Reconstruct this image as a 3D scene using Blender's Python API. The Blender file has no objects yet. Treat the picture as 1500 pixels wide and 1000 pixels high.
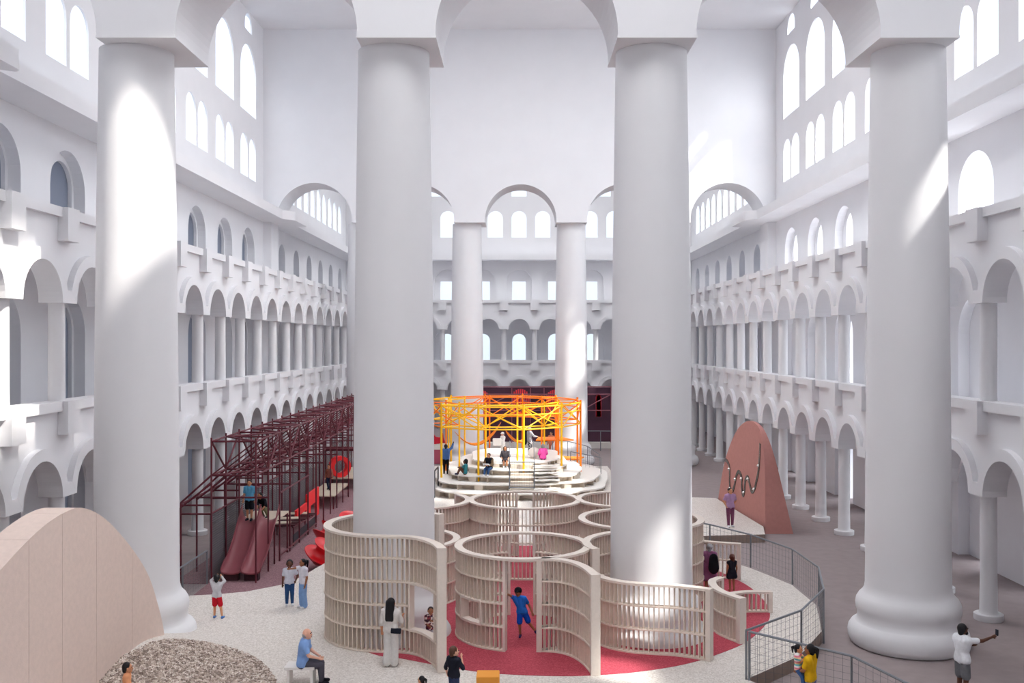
import bpy, bmesh, math, random
from mathutils import Vector, Matrix
random.seed(7)
PI = math.pi
scene = bpy.context.scene
COL = scene.collection

# ------------------------------------------------------------------ light and exposure settings
EXPO = 0.38
SKY_LOW = (0.78, 0.87, 1.0, 1)
SKY_HIGH = (1.85, 1.97, 2.16, 1)
SKY_GLOW = 6.0
SKY_STRENGTH = 1.0
SUN_D = (-1.0, 0.6, -1.3)
SUN_E = 6.0
HOLE_MID = (-5.0, 5.0, 40.0, 57.0)
HOLE_FAR = (-7.0, 7.0, 80.0, 92.0)
HOLE_NEAR = (0.6, 4.8, 15.5, 20.5)
FROST_NEAR = (-6.5, 6.5, 11.0, 22.0)

# ------------------------------------------------------------------ camera
EYE = 8.6
cam_data = bpy.data.cameras.new('camera')
cam = bpy.data.objects.new('camera', cam_data)
COL.objects.link(cam)
cam.location = (0.0, 0.0, EYE)
cam.rotation_euler = (PI / 2, 0, 0)
cam_data.sensor_width = 36.0
cam_data.lens = 1458.0 / 1500.0 * 36.0
cam_data.shift_x = -7.0 / 1500.0
cam_data.clip_end = 500
scene.camera = cam

# ------------------------------------------------------------------ view, world, sun
scene.view_settings.view_transform = 'Standard'
scene.view_settings.look = 'None'
scene.view_settings.gamma = 1.0
scene.view_settings.use_curve_mapping = False
scene.view_settings.exposure = EXPO
scene.cycles.max_bounces = 9
scene.cycles.diffuse_bounces = 7
scene.cycles.glossy_bounces = 3
scene.cycles.transmission_bounces = 4
scene.cycles.transparent_max_bounces = 14
scene.cycles.sample_clamp_indirect = 8.0
scene.cycles.use_denoising = True

world = bpy.data.worlds.new('sky')
scene.world = world
world.use_nodes = True
wn = world.node_tree.nodes
wl = world.node_tree.links
wn.clear()
w_out = wn.new('ShaderNodeOutputWorld')
w_bg = wn.new('ShaderNodeBackground')
w_tc = wn.new('ShaderNodeTexCoord')
w_sep = wn.new('ShaderNodeSeparateXYZ')
w_ramp = wn.new('ShaderNodeValToRGB')          # overcast sky: brighter towards the zenith
w_ramp.color_ramp.elements[0].position = 0.0
w_ramp.color_ramp.elements[0].color = SKY_LOW
w_ramp.color_ramp.elements[1].position = 0.9
w_ramp.color_ramp.elements[1].color = SKY_HIGH
w_dot = wn.new('ShaderNodeVectorMath'); w_dot.operation = 'DOT_PRODUCT'
SUN_DIR = Vector(SUN_D).normalized()
w_dot.inputs[1].default_value = tuple(-SUN_DIR)
w_glow = wn.new('ShaderNodeMapRange')           # brighter haze on the sun's side of the sky
w_glow.inputs['From Min'].default_value = 0.15
w_glow.inputs['From Max'].default_value = 1.0
w_glow.inputs['To Min'].default_value = 0.0
w_glow.inputs['To Max'].default_value = SKY_GLOW
w_add = wn.new('ShaderNodeMixRGB'); w_add.blend_type = 'ADD'; w_add.inputs[0].default_value = 1.0
wl.new(w_tc.outputs['Generated'], w_sep.inputs[0])
wl.new(w_sep.outputs['Z'], w_ramp.inputs[0])
wl.new(w_tc.outputs['Generated'], w_dot.inputs[0])
wl.new(w_dot.outputs['Value'], w_glow.inputs['Value'])
wl.new(w_ramp.outputs[0], w_add.inputs[1])
wl.new(w_glow.outputs[0], w_add.inputs[2])
wl.new(w_add.outputs[0], w_bg.inputs['Color'])
w_bg.inputs['Strength'].default_value = SKY_STRENGTH
wl.new(w_bg.outputs[0], w_out.inputs[0])

sun_data = bpy.data.lights.new('sun', 'SUN')
sun_data.energy = SUN_E
sun_data.color = (1.0, 0.95, 0.87)
sun_data.angle = math.radians(1.6)
sun = bpy.data.objects.new('sun', sun_data)
COL.objects.link(sun)
sun.location = (60, -20, 80)
sun.rotation_euler = SUN_DIR.to_track_quat('-Z', 'Y').to_euler()

# ------------------------------------------------------------------ materials
def srgb(r, g, b):
    def f(c):
        c /= 255.0
        return c / 12.92 if c <= 0.04045 else ((c + 0.055) / 1.055) ** 2.4
    return (f(r), f(g), f(b), 1.0)

MATS = {}
def mat(name, col, rough=0.7, metal=0.0, noise=0.0, nscale=8.0, bump=0.0, bscale=40.0, spec=0.3):
    if name in MATS:
        return MATS[name]
    m = bpy.data.materials.new(name)
    m.use_nodes = True
    nt = m.node_tree
    b = nt.nodes['Principled BSDF']
    b.inputs['Base Color'].default_value = col
    b.inputs['Roughness'].default_value = rough
    b.inputs['Metallic'].default_value = metal
    b.inputs['Specular IOR Level'].default_value = spec
    if noise > 0 or bump > 0:
        tc = nt.nodes.new('ShaderNodeTexCoord')
    if noise > 0:
        n = nt.nodes.new('ShaderNodeTexNoise')
        n.inputs['Scale'].default_value = nscale
        n.inputs['Detail'].default_value = 3
        r = nt.nodes.new('ShaderNodeValToRGB')
        r.color_ramp.elements[0].position = 0.3
        r.color_ramp.elements[1].position = 0.7
        r.color_ramp.elements[0].color = tuple(max(0, c * (1 - noise)) for c in col[:3]) + (1,)
        r.color_ramp.elements[1].color = tuple(min(1, c * (1 + noise)) for c in col[:3]) + (1,)
        nt.links.new(tc.outputs['Object'], n.inputs['Vector'])
        nt.links.new(n.outputs['Fac'], r.inputs[0])
        nt.links.new(r.outputs[0], b.inputs['Base Color'])
    if bump > 0:
        n2 = nt.nodes.new('ShaderNodeTexNoise')
        n2.inputs['Scale'].default_value = bscale
        bp = nt.nodes.new('ShaderNodeBump')
        bp.inputs['Strength'].default_value = bump
        bp.inputs['Distance'].default_value = 0.02
        nt.links.new(tc.outputs['Object'], n2.inputs['Vector'])
        nt.links.new(n2.outputs['Fac'], bp.inputs['Height'])
        nt.links.new(bp.outputs[0], b.inputs['Normal'])
    MATS[name] = m
    return m

def speckle(name, base, spots, scale=30.0, amount=0.5, rough=0.75):
    """stone with chips of other colours, for terrazzo, rubber crumb and gravel"""
    m = bpy.data.materials.new(name)
    m.use_nodes = True
    nt = m.node_tree
    b = nt.nodes['Principled BSDF']
    b.inputs['Roughness'].default_value = rough
    b.inputs['Specular IOR Level'].default_value = 0.25
    tc = nt.nodes.new('ShaderNodeTexCoord')
    v = nt.nodes.new('ShaderNodeTexVoronoi')
    v.inputs['Scale'].default_value = scale
    sep = nt.nodes.new('ShaderNodeSeparateColor')
    r = nt.nodes.new('ShaderNodeValToRGB')
    r.color_ramp.interpolation = 'CONSTANT'
    els = r.color_ramp.elements
    els[0].position = 0.0; els[0].color = base
    els[1].position = 1 - amount; els[1].color = spots[0]
    for i, c in enumerate(spots[1:]):
        e = els.new(1 - amount + amount * (i + 1) / len(spots)); e.color = c
    nt.links.new(tc.outputs['Object'], v.inputs['Vector'])
    nt.links.new(v.outputs['Color'], sep.inputs[0])
    nt.links.new(sep.outputs[0], r.inputs[0])
    nt.links.new(r.outputs[0], b.inputs['Base Color'])
    MATS[name] = m
    return m

def glass_mat(name, tint, gloss=0.06):
    m = bpy.data.materials.new(name)
    m.use_nodes = True
    nt = m.node_tree
    nt.nodes.clear()
    out = nt.nodes.new('ShaderNodeOutputMaterial')
    tr = nt.nodes.new('ShaderNodeBsdfTransparent'); tr.inputs[0].default_value = tint
    gl = nt.nodes.new('ShaderNodeBsdfGlossy'); gl.inputs['Roughness'].default_value = 0.15
    mx = nt.nodes.new('ShaderNodeMixShader'); mx.inputs[0].default_value = gloss
    nt.links.new(tr.outputs[0], mx.inputs[1]); nt.links.new(gl.outputs[0], mx.inputs[2])
    nt.links.new(mx.outputs[0], out.inputs[0])
    MATS[name] = m
    return m

PLASTER = mat('white_plaster', (0.76, 0.755, 0.775, 1), 0.85, noise=0.015, nscale=0.6, spec=0.15)
PLASTER2 = mat('column_plaster', (0.74, 0.735, 0.75, 1), 0.8, noise=0.015, nscale=0.5, spec=0.15)
FLOORM = mat('mauve_carpet_floor', srgb(152, 140, 140), 0.95, noise=0.05, nscale=2.5, bump=0.15, bscale=60, spec=0.1)
GLASS = glass_mat('window_glass', (0.97, 0.985, 1.0, 1))
BLIND = mat('window_blind', srgb(150, 155, 170), 0.8)
nt = BLIND.node_tree; t_ = nt.nodes.new('ShaderNodeBsdfTranslucent'); t_.inputs[0].default_value = (0.34, 0.36, 0.40, 1)
m_ = nt.nodes.new('ShaderNodeMixShader'); m_.inputs[0].default_value = 0.5
nt.links.new(nt.nodes['Principled BSDF'].outputs[0], m_.inputs[1]); nt.links.new(t_.outputs[0], m_.inputs[2]); nt.links.new(m_.outputs[0], nt.nodes['Material Output'].inputs[0])

# ------------------------------------------------------------------ mesh helpers
class MB:
    def __init__(self):
        self.v = []; self.f = []
    def add(self, vs, fs):
        o = len(self.v)
        self.v += [tuple(p) for p in vs]
        self.f += [tuple(i + o for i in f) for f in fs]
    def box(self, c, s, rz=0.0):
        x, y, z = s[0] / 2, s[1] / 2, s[2] / 2
        ca, sa = math.cos(rz), math.sin(rz)
        vs = []
        for dx, dy, dz in ((-x,-y,-z),(x,-y,-z),(x,y,-z),(-x,y,-z),(-x,-y,z),(x,-y,z),(x,y,z),(-x,y,z)):
            vs.append((c[0] + dx*ca - dy*sa, c[1] + dx*sa + dy*ca, c[2] + dz))
        self.add(vs, [(0,3,2,1),(4,5,6,7),(0,1,5,4),(1,2,6,5),(2,3,7,6),(3,0,4,7)])
    def span(self, x0, x1, y0, y1, z0, z1):
        self.box(((x0+x1)/2, (y0+y1)/2, (z0+z1)/2), (abs(x1-x0), abs(y1-y0), abs(z1-z0)))
    def bar(self, a, b, r=0.03, n=4, r2=None):
        a = Vector(a); b = Vector(b); d = b - a
        if d.length < 1e-6: return
        d.normalize()
        up = Vector((0, 0, 1)) if abs(d.z) < 0.95 else Vector((0, 1, 0))
        u = d.cross(up).normalized(); w = u.cross(d)
        r2 = r if r2 is None else r2
        vs = []
        off = PI / 4 if n == 4 else 0
        for p, rr in ((a, r), (b, r2)):
            for i in range(n):
                t = 2 * PI * i / n + off
                vs.append(p + (u * math.cos(t) + w * math.sin(t)) * rr)
        fs = [(i, (i+1) % n, n + (i+1) % n, n + i) for i in range(n)]
        fs += [tuple(range(n-1, -1, -1)), tuple(range(n, 2*n))]
        self.add(vs, fs)
    def path(self, pts, r=0.03, n=6, closed=False):
        """round tube through points"""
        pts = [Vector(p) for p in pts]
        m = len(pts); vs = []; prev = None
        for i, p in enumerate(pts):
            if closed: d = pts[(i+1) % m] - pts[i-1]
            else: d = pts[min(i+1, m-1)] - pts[max(i-1, 0)]
            d.normalize()
            up = Vector((0, 0, 1)) if abs(d.z) < 0.95 else Vector((0, 1, 0))
            u = d.cross(up).normalized()
            if prev is not None and u.dot(prev) < 0 : u = -u
            prev = u
            w = u.cross(d)
            for k in range(n):
                t = 2*PI*k/n
                vs.append(p + (u*math.cos(t) + w*math.sin(t)) * r)
        fs = []
        for i in range(m if closed else m-1):
            j = (i+1) % m
            for k in range(n):
                fs.append((i*n+k, i*n+(k+1)%n, j*n+(k+1)%n, j*n+k))
        if not closed:
            fs += [tuple(range(n-1,-1,-1)), tuple(range((m-1)*n, m*n))]
        self.add(vs, fs)
    def lathe(self, prof, c=(0,0,0), n=32, cap=True, sx=1.0, sy=1.0):
        vs = []; fs = []
        for r, z in prof:
            for i in range(n):
                t = 2*PI*i/n
                vs.append((c[0]+r*math.cos(t)*sx, c[1]+r*math.sin(t)*sy, c[2]+z))
        for k in range(len(prof)-1):
            for i in range(n):
                j = (i+1) % n
                fs.append((k*n+i, k*n+j, (k+1)*n+j, (k+1)*n+i))
        if cap:
            fs += [tuple(range(n-1,-1,-1)), tuple(range((len(prof)-1)*n, len(prof)*n))]
        self.add(vs, fs)
    def sphere(self, c, r, n=12, m=8, s=(1,1,1)):
        prof = [(r*math.sin(PI*k/m), -r*math.cos(PI*k/m)) for k in range(m+1)]
        prof[0] = (r*0.02, -r); prof[-1] = (r*0.02, r)
        vs = []; fs = []
        for rr, z in prof:
            for i in range(n):
                t = 2*PI*i/n
                vs.append((c[0]+rr*math.cos(t)*s[0], c[1]+rr*math.sin(t)*s[1], c[2]+z*s[2]))
        for k in range(m):
            for i in range(n):
                j = (i+1) % n
                fs.append((k*n+i, k*n+j, (k+1)*n+j, (k+1)*n+i))
        fs += [tuple(range(n-1,-1,-1)), tuple(range(m*n, (m+1)*n))]
        self.add(vs, fs)
    def prism(self, poly, z0, z1):
        n = len(poly)
        vs = [(p[0], p[1], z0) for p in poly] + [(p[0], p[1], z1) for p in poly]
        fs = [(i, (i+1)%n, n+(i+1)%n, n+i) for i in range(n)]
        fs += [tuple(range(n-1,-1,-1)), tuple(range(n, 2*n))]
        self.add(vs, fs)
    def slab(self, poly, M, w0, w1):
        """closed outline poly of (u,v), pushed from depth w0 to w1 through mapping M(u,v,w)"""
        n = len(poly)
        vs = [M(p[0], p[1], w0) for p in poly] + [M(p[0], p[1], w1) for p in poly]
        fs = [(i, (i+1)%n, n+(i+1)%n, n+i) for i in range(n)]
        fs += [tuple(range(n-1,-1,-1)), tuple(range(n, 2*n))]
        self.add(vs, fs)
    def ribbon(self, pts, half, z0, z1, closed=False):
        """wall of rectangular section that follows a plan line"""
        m = len(pts); L = []; R = []
        for i in range(m):
            if closed: a, b = pts[i-1], pts[(i+1) % m]
            else: a, b = pts[max(i-1,0)], pts[min(i+1,m-1)]
            dx, dy = b[0]-a[0], b[1]-a[1]; l = math.hypot(dx, dy) or 1
            nx, ny = -dy/l, dx/l
            L.append((pts[i][0]+nx*half, pts[i][1]+ny*half)); R.append((pts[i][0]-nx*half, pts[i][1]-ny*half))
        vs = []
        for i in range(m):
            vs += [(L[i][0],L[i][1],z0),(R[i][0],R[i][1],z0),(R[i][0],R[i][1],z1),(L[i][0],L[i][1],z1)]
        fs = []
        for i in range(m if closed else m-1):
            j = (i+1) % m
            for k in range(4):
                fs.append((i*4+k, i*4+(k+1)%4, j*4+(k+1)%4, j*4+k))
        if not closed:
            fs += [(3,2,1,0), ((m-1)*4,(m-1)*4+1,(m-1)*4+2,(m-1)*4+3)]
        self.add(vs, fs)
    def mesh(self, name, material=None, smooth=False, weld=True, angle=None):
        me = bpy.data.meshes.new(name)
        me.from_pydata(self.v, [], self.f)
        bm = bmesh.new(); bm.from_mesh(me)
        if weld: bmesh.ops.remove_doubles(bm, verts=bm.verts, dist=1e-4)
        bmesh.ops.recalc_face_normals(bm, faces=bm.faces)
        if smooth:
            for f in bm.faces: f.smooth = True
            lim = math.radians(angle or 40)
            for e in bm.edges:
                if len(e.link_faces) != 2 or e.calc_face_angle(0) > lim: e.smooth = False
        bm.to_mesh(me); bm.free()
        if material: me.materials.append(material)
        return me
    def build(self, name, material, parent=None, smooth=False, kind=None, weld=True, angle=None):
        o = bpy.data.objects.new(name, self.mesh(name, material, smooth, weld, angle))
        COL.objects.link(o)
        if parent is not None: o.parent = parent
        if kind: o['kind'] = kind
        return o

def tag(o, label, cat, group=None, kind=None):
    o['label'] = label; o['category'] = cat
    if group: o['group'] = group
    if kind: o['kind'] = kind
    return o
def thing(name, label, cat, loc=(0,0,0), rz=0.0, group=None):
    o = bpy.data.objects.new(name, None)
    o.empty_display_size = 0.2
    COL.objects.link(o)
    o.location = loc; o.rotation_euler = (0, 0, rz)
    return tag(o, label, cat, group)
def struct(o):
    o['kind'] = 'structure'; return o
def copy_thing(src, loc, label=None, rz=None):
    c = src.copy(); COL.objects.link(c); c.location = loc
    if label: c['label'] = label
    if rz is not None: c.rotation_euler = (0, 0, rz)
    for ch in list(src.children):
        d = ch.copy(); COL.objects.link(d); d.parent = c
    return c
def arc_pts(cx, cy, r, a0, a1, n):
    return [(cx + r*math.cos(math.radians(a0+(a1-a0)*i/n)), cy + r*math.sin(math.radians(a0+(a1-a0)*i/n))) for i in range(n+1)]
def smooth_line(pts, sub=8, closed=False):
    """Catmull-Rom through points of any dimension"""
    m = len(pts); out = []
    rng = range(m if closed else m-1)
    for i in rng:
        if closed: p = [pts[(i+k) % m] for k in (-1,0,1,2)]
        else: p = [pts[max(i-1,0)], pts[i], pts[i+1], pts[min(i+2,m-1)]]
        for s in range(sub):
            t = s/sub
            out.append(tuple(0.5*((2*b)+(-a+c)*t+(2*a-5*b+4*c-d)*t*t+(-a+3*b-3*c+d)*t**3) for a,b,c,d in zip(*p)))
    if not closed: out.append(tuple(pts[-1]))
    return out
ORD = ['first','second','third','fourth','fifth','sixth','seventh','eighth','ninth','tenth','eleventh','twelfth','thirteenth',
       'fourteenth','fifteenth','sixteenth','seventeenth','eighteenth','nineteenth','twentieth','twenty-first','twenty-second','twenty-third','twenty-fourth']

def wall_openings(mb, M, u0, u1, v0, v1, ops, t, seg=20):
    """wall slab in (u,v), depth 0..t along w; ops = (centre, half width, sill, spring, arched)"""
    us = {round(u0,4), round(u1,4)}
    for (c, h, s, sp, ar) in ops:
        us.add(round(c-h,4)); us.add(round(c+h,4))
        if ar:
            for i in range(1, seg): us.add(round(c - h*math.cos(PI*i/seg),4))
    us = sorted(x for x in us if u0-1e-6 <= x <= u1+1e-6)
    def top(o, u):
        c, h, s, sp, ar = o
        if not ar: return sp
        return sp + math.sqrt(max(0.0, h*h-(u-c)**2)) if abs(u-c) < h-1e-3 else sp
    def q(a, b, c, d): mb.add([a,b,c,d], [(0,1,2,3)])
    for a, b in zip(us[:-1], us[1:]):
        m = (a+b)/2
        act = sorted([o for o in ops if abs(m-o[0]) < o[1]-1e-6], key=lambda o: o[2])
        la = lb = v0; openbottom = False
        for o in act:
            if o[2] > v0+1e-4:
                for w in (0, t): q(M(a,la,w), M(b,lb,w), M(b,o[2],w), M(a,o[2],w))
                q(M(a,o[2],0), M(b,o[2],0), M(b,o[2],t), M(a,o[2],t))
            else: openbottom = True
            la, lb = top(o,a), top(o,b)
            q(M(a,la,0), M(b,lb,0), M(b,lb,t), M(a,la,t))
        for w in (0, t): q(M(a,la,w), M(b,lb,w), M(b,v1,w), M(a,v1,w))
        q(M(a,v1,0), M(b,v1,0), M(b,v1,t), M(a,v1,t))
        if not openbottom: q(M(a,v0,0), M(b,v0,0), M(b,v0,t), M(a,v0,t))
    for (c, h, s, sp, ar) in ops:
        if sp - max(s, v0) > 1e-3:
            for u in (c-h, c+h):
                if u0-1e-6 <= u <= u1+1e-6:
                    q(M(u,max(s,v0),0), M(u,sp,0), M(u,sp,t), M(u,max(s,v0),t))
    for u in (u0, u1): q(M(u,v0,0), M(u,v1,0), M(u,v1,t), M(u,v0,t))

def arch_outline(c, h, s, sp, ar=True, seg=16):
    if not ar: return [(c-h,s),(c+h,s),(c+h,sp),(c-h,sp)]
    return [(c-h,s),(c+h,s)] + [(c+h*math.cos(PI*i/seg), sp+h*math.sin(PI*i/seg)) for i in range(seg+1)]
WINDOW_N = [0]
def window_pane(M, op, w, th=0.03, material=None):
    WINDOW_N[0] += 1
    m = MB(); m.slab(arch_outline(*op), M, w, w+th)
    return struct(m.build('window_%d' % WINDOW_N[0], material or GLASS))

# ================================================================== THE HALL
AX = 0.18                                   # hall's long axis
XL, XR = AX - 14.2, AX + 14.2               # arcade planes
WL, WR = AX - 17.62, AX + 17.65             # outer walls
ROW1, ROW2, HALF = 28.3, 69.9, 1.45         # the two column screens
Y_END, Y_WALL = 98.2, 101.6                 # far arcade and far wall
BAY = 3.4
Z1, Z1P, Z2, Z2P = 3.85, 6.77, 9.78, 12.7   # impost and parapet of both arcades
ZB0, ZB1 = 16.8, 17.4                       # top balcony slab
ZC = 30.07                                  # ceiling of the middle court
Y_A = 20.6

def ML(u, v, w): return (WL - w, u, v)      # left outer wall, looking out
def MR(u, v, w): return (WR + w, u, v)
def MF(u, v, w): return (u, Y_WALL + w, v)
def AL(u, v, w): return (XL - w, u, v)      # arcades: front plane at w=0
def AR(u, v, w): return (XR + w, u, v)
def AF(u, v, w): return (u, Y_END + w, v)

# ---- floor
fl = MB(); fl.span(WL-1.5, WR+1.5, -3.9, Y_WALL+1.5, -0.4, 0.0)
struct(fl.build('floor', FLOORM))
# gallery floors
for nm, x0, x1 in (('left', WL, XL-0.02), ('right', XR+0.02, WR)):
    for lvl, zt in ((2, Z1P-0.55), (3, Z2P-0.5)):
        g = MB(); g.span(x0, x1, Y_A, Y_WALL, zt-0.35, zt)
        struct(g.build('floor_gallery_%s' % nm, PLASTER))
for zt in (Z1P-0.55, Z2P-0.5):
    g = MB(); g.span(XL, XR, Y_END+0.02, Y_WALL, zt-0.35, zt)
    struct(g.build('floor_gallery_far', PLASTER))

# ---- arcades
TRIM_N = [0]
def trim(mb, material=PLASTER, smooth=False):
    TRIM_N[0] += 1
    return struct(mb.build('trim_%d' % TRIM_N[0], material, smooth=smooth))

def arcade(name, M, cols, bay, u0, u1):
    r = bay/2 - 0.48
    for lvl, zi, zp in ((1, Z1, Z1P), (2, Z2, Z2P)):
        mids = [c + bay/2 for c in cols[:-1]]
        wb = MB()
        wall_openings(wb, M, u0, u1, zi, zp-0.02, [(c, r, zi, zi+0.02, True) for c in mids], 0.55, seg=24)
        struct(wb.build('wall_%s' % name, PLASTER))
        # raised archivolts that meet over each impost
        ab = MB()
        ro = r + 0.38
        for c in mids:
            seg = 24; v = []
            a_lim = math.asin(0.4/ro)
            outer = [(c + ro*math.cos(a_lim + (PI-2*a_lim)*i/seg), zi + ro*math.sin(a_lim + (PI-2*a_lim)*i/seg)) for i in range(seg+1)]
            inner = [(c + r*math.cos(PI*i/seg), zi + 0.02 + r*math.sin(PI*i/seg)) for i in range(seg+1)]
            pts = [M(p[0],p[1],-0.2) for p in outer] + [M(p[0],p[1],-0.2) for p in inner] \
                + [M(p[0],p[1],0.02) for p in outer] + [M(p[0],p[1],0.02) for p in inner]
            n = seg+1; fs = []
            for i in range(seg):
                fs += [(i,i+1,n+i+1,n+i), (i,i+1,2*n+i+1,2*n+i), (n+i,n+i+1,3*n+i+1,3*n+i)]
            fs += [(0,n,3*n,2*n), (seg,n+seg,3*n+seg,2*n+seg)]
            ab.add(pts, fs)
        for c in cols:
            d = bay/2 - r
            ab.slab([(c-d,zi),(c+d,zi),(c+d-0.1,zi+0.40),(c-d+0.1,zi+0.40)], M, -0.198, 0.02)
        trim(ab)
        # parapet rail and the bracket over each column
        rb = MB()
        rb.slab([(u0,zp-0.3),(u1,zp-0.3),(u1,zp),(u0,zp)], M, -0.16, 0.5)
        for c in cols:
            rb.slab([(c-0.4,zp-1.02),(c+0.4,zp-1.02),(c+0.4,zp+0.004),(c-0.4,zp+0.004)], M, -0.32, 0.48)
        trim(rb)

colsY = [20.6 + BAY*i for i in range(23)]
arcade('left', AL, colsY, BAY, 20.6, Y_END+0.5)
arcade('right', AR, colsY, BAY, 20.6, Y_END+0.5)
BF = 3.03
colsX = [AX + 0.05 + BF*(i-4.5) for i in range(10)]
arcade('far', AF, colsX, BF, XL-0.5, XR+0.5)

# gallery columns: ground columns stand on a round base, upper ones on the parapet
gm = MB(); gm.lathe([(0.29,0.2),(0.265,0.26),(0.25,1.2),(0.24,Z1-0.001)], n=28)
ground_mesh = gm.mesh('gallery_column', PLASTER2, smooth=True)
gbm = MB(); gbm.lathe([(0.42,0.0),(0.43,0.02),(0.43,0.19),(0.41,0.205)], n=28)
base_mesh = gbm.mesh('base', PLASTER2, smooth=True)
um = MB(); um.lathe([(0.255,Z1P),(0.25,7.4),(0.245,Z2-0.001)], n=28)
upper_mesh = um.mesh('gallery_column', PLASTER2, smooth=True)
def gallery_columns(side, pts, wordy):
    for lvl in (1, 2):
        for i, (x, y) in enumerate(pts):
            o = bpy.data.objects.new('gallery_column', ground_mesh if lvl == 1 else upper_mesh)
            COL.objects.link(o); o.location = (x, y, 0)
            lab = '%s slender white column of the %s %s arcade' % (wordy(i), 'ground floor' if lvl == 1 else 'upper', side)
            tag(o, lab, 'column', 'slender columns of the %s %s arcade' % (side, 'ground floor' if lvl == 1 else 'upper'), 'thing')
            if lvl == 1:
                b = bpy.data.objects.new('base', base_mesh); COL.objects.link(b); b.parent = o
gallery_columns('left', [(XL-0.22, y) for y in colsY[2:]], lambda i: ORD[i] + ' from the camera,')
gallery_columns('right', [(XR+0.22, y) for y in colsY[2:]], lambda i: ORD[i-1] + ' from the camera,' if i else 'just outside the picture,')
gallery_columns('far end', [(x, Y_END+0.25) for x in colsX], lambda i: ORD[i] + ' from the left,')

# ---- outer long walls: deep arched openings on three storeys, balcony, clerestory
GRID = [49.1 + 5.2*k for k in range(-3, 4)]            # middle court
GRID3 = [73.9 + 4.85*k for k in range(0, 6)]           # far court
def long_wall(name, M, left):
    ops = []; inner = []
    for c in GRID:
        for s, sp in ((0.0, 2.75), (Z1P-0.55, 8.9), (Z2P-0.5, 14.5)):
            ops.append((c, 1.5, s, sp, True))
            if left: inner.append((c+0.35, 0.95, s, sp+0.22, True))
            elif s < 12: inner.append((c-0.6, 0.88, s, sp+0.3, True))
            elif abs(c-38.7) < 0.5: inner.append((c, 1.499, s, sp, True))
            else: inner.append((c, 0.95, s, sp+0.22, True))
        for d in (-1.0, 1.0): ops.append((c+d, 0.85, 19.24, 21.1, True))
        ops.append((c, 1.875, 23.44, 26.0, True))
        ops.append((c, 0.85, 28.75, 29.05, True))
    for c in GRID3:
        ops.append((c, 1.0, Z2P-0.5, 14.8, True))
        inner.append((c, 0.99, Z2P-0.5, 14.8, True))
        for s, sp in ((0.0, 2.75), (Z1P-0.55, 8.9)):
            ops.append((c, 1.2, s, sp, True)); inner.append((c, 0.9, s, sp, True))
    for k in range(10):
        ops.append((74.6+2.6*k, 0.85, 19.24, 21.1, True))
        ops.append((23.6-2.6*k, 0.85, 19.24, 21.1, True))
    wb = MB(); wall_openings(wb, M, -3.4, Y_WALL+0.4, 0, 18.2, [o for o in ops if o[2] < 18], 0.45, seg=16)
    struct(wb.build('wall_outer_%s' % name, PLASTER))
    wb = MB(); wall_openings(wb, M, -3.4, Y_WALL+0.4, 18.2, ZC+0.4, [o for o in ops if o[2] > 18], 0.1, seg=16)
    struct(wb.build('wall_clerestory_%s' % name, PLASTER))
    # second skin behind the lower openings, with the narrower windows
    M2 = lambda u, v, w: M(u, v, 0.45+w)
    wb = MB(); wall_openings(wb, M2, -3.4, Y_WALL+0.4, 0, 18.2, inner, 0.4, seg=16)
    struct(wb.build('wall_outer_%s' % name, PLASTER))
    for o in ops:
        if o[2] > 18: window_pane(M, o, 0.035)
    for o in inner:
        far = o[0] > 71
        if left: window_pane(M2, o, 0.16, material=BLIND)
        else: window_pane(M2, o, 0.36 if not far else 0.2, material=GLASS if not far else BLIND)
long_wall('left', ML, True)
long_wall('right', MR, False)
# unseen ledges added outside the right wall to keep sun out of its galleries
for zl, out_ in ((3.95, 3.8), (10.2, 2.7)):
    m = MB(); m.span(WR+0.9, WR+out_, -3.4, Y_WALL, zl, zl+0.2); trim(m)
# pilasters at the far screen, top gallery
for x0, x1 in ((WL, WL+0.58), (WR-0.58, WR)):
    p = MB(); p.span(x0, x1, 68.4, 70.4, Z2P-0.5, ZB0); trim(p)

# ---- top balcony with the wider rounded stretch at each column screen
def balcony(sign, wallx):
    def X(d): return wallx + sign*d
    out = 1.75; b = 2.42
    pts = [(X(0), 22.0), (X(b), 22.0), (X(b), 29.75)]
    for i in range(1, 9):
        t = PI/2*i/8; pts.append((X(b-0.25+0.25*math.cos(t)), 29.95+0.3*math.sin(t)))
    pts.append((X(out), 30.0))
    for s in range(0, 13):                      # S-shaped widening
        t = s/12; k = t*t*(3-2*t)
        pts.append((X(out+(b-out)*k), 66.5+1.1*t))
    pts += [(X(b), 71.25), (X(out), 71.3), (X(out), Y_WALL-1.75), (X(0), Y_WALL-1.75)]
    m = MB(); m.prism(pts, ZB0, ZB1); trim(m)
balcony(1, WL); balcony(-1, WR)
m = MB(); m.span(WL, WR, Y_WALL-1.75, Y_WALL, ZB0, ZB1); trim(m)

# ---- far end wall
ops = []; inner = []
for k in range(-4, 5):
    c = AX + 0.05 + 3.68*k
    for s, sp in ((0.0, 2.6), (Z1P-0.55, 8.55), (Z2P-0.5, 14.65)):
        ops.append((c, 1.3, s, sp, True))
        inner.append((c, 0.69, s+0.5, sp+0.15 if s < 12 else 14.75, s < 12 and s > 1))
for k in range(-6, 7): ops.append((AX + 0.05 + 2.42*k, 0.77, 19.2, 21.15, True))
for k in (-1, 0, 1): ops.append((AX + 0.05 + 8.6*k, 0.77, 23.4, 25.2, False))
wb = MB(); wall_openings(wb, MF, WL-0.4, WR+0.4, 0, 18.2, [o for o in ops if o[2] < 18], 0.45, seg=14)
struct(wb.build('wall_far', PLASTER))
wb = MB(); wall_openings(wb, MF, WL-0.4, WR+0.4, 18.2, ZC+0.4, [o for o in ops if o[2] > 18], 0.12, seg=14)
struct(wb.build('wall_clerestory_far', PLASTER))
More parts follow.
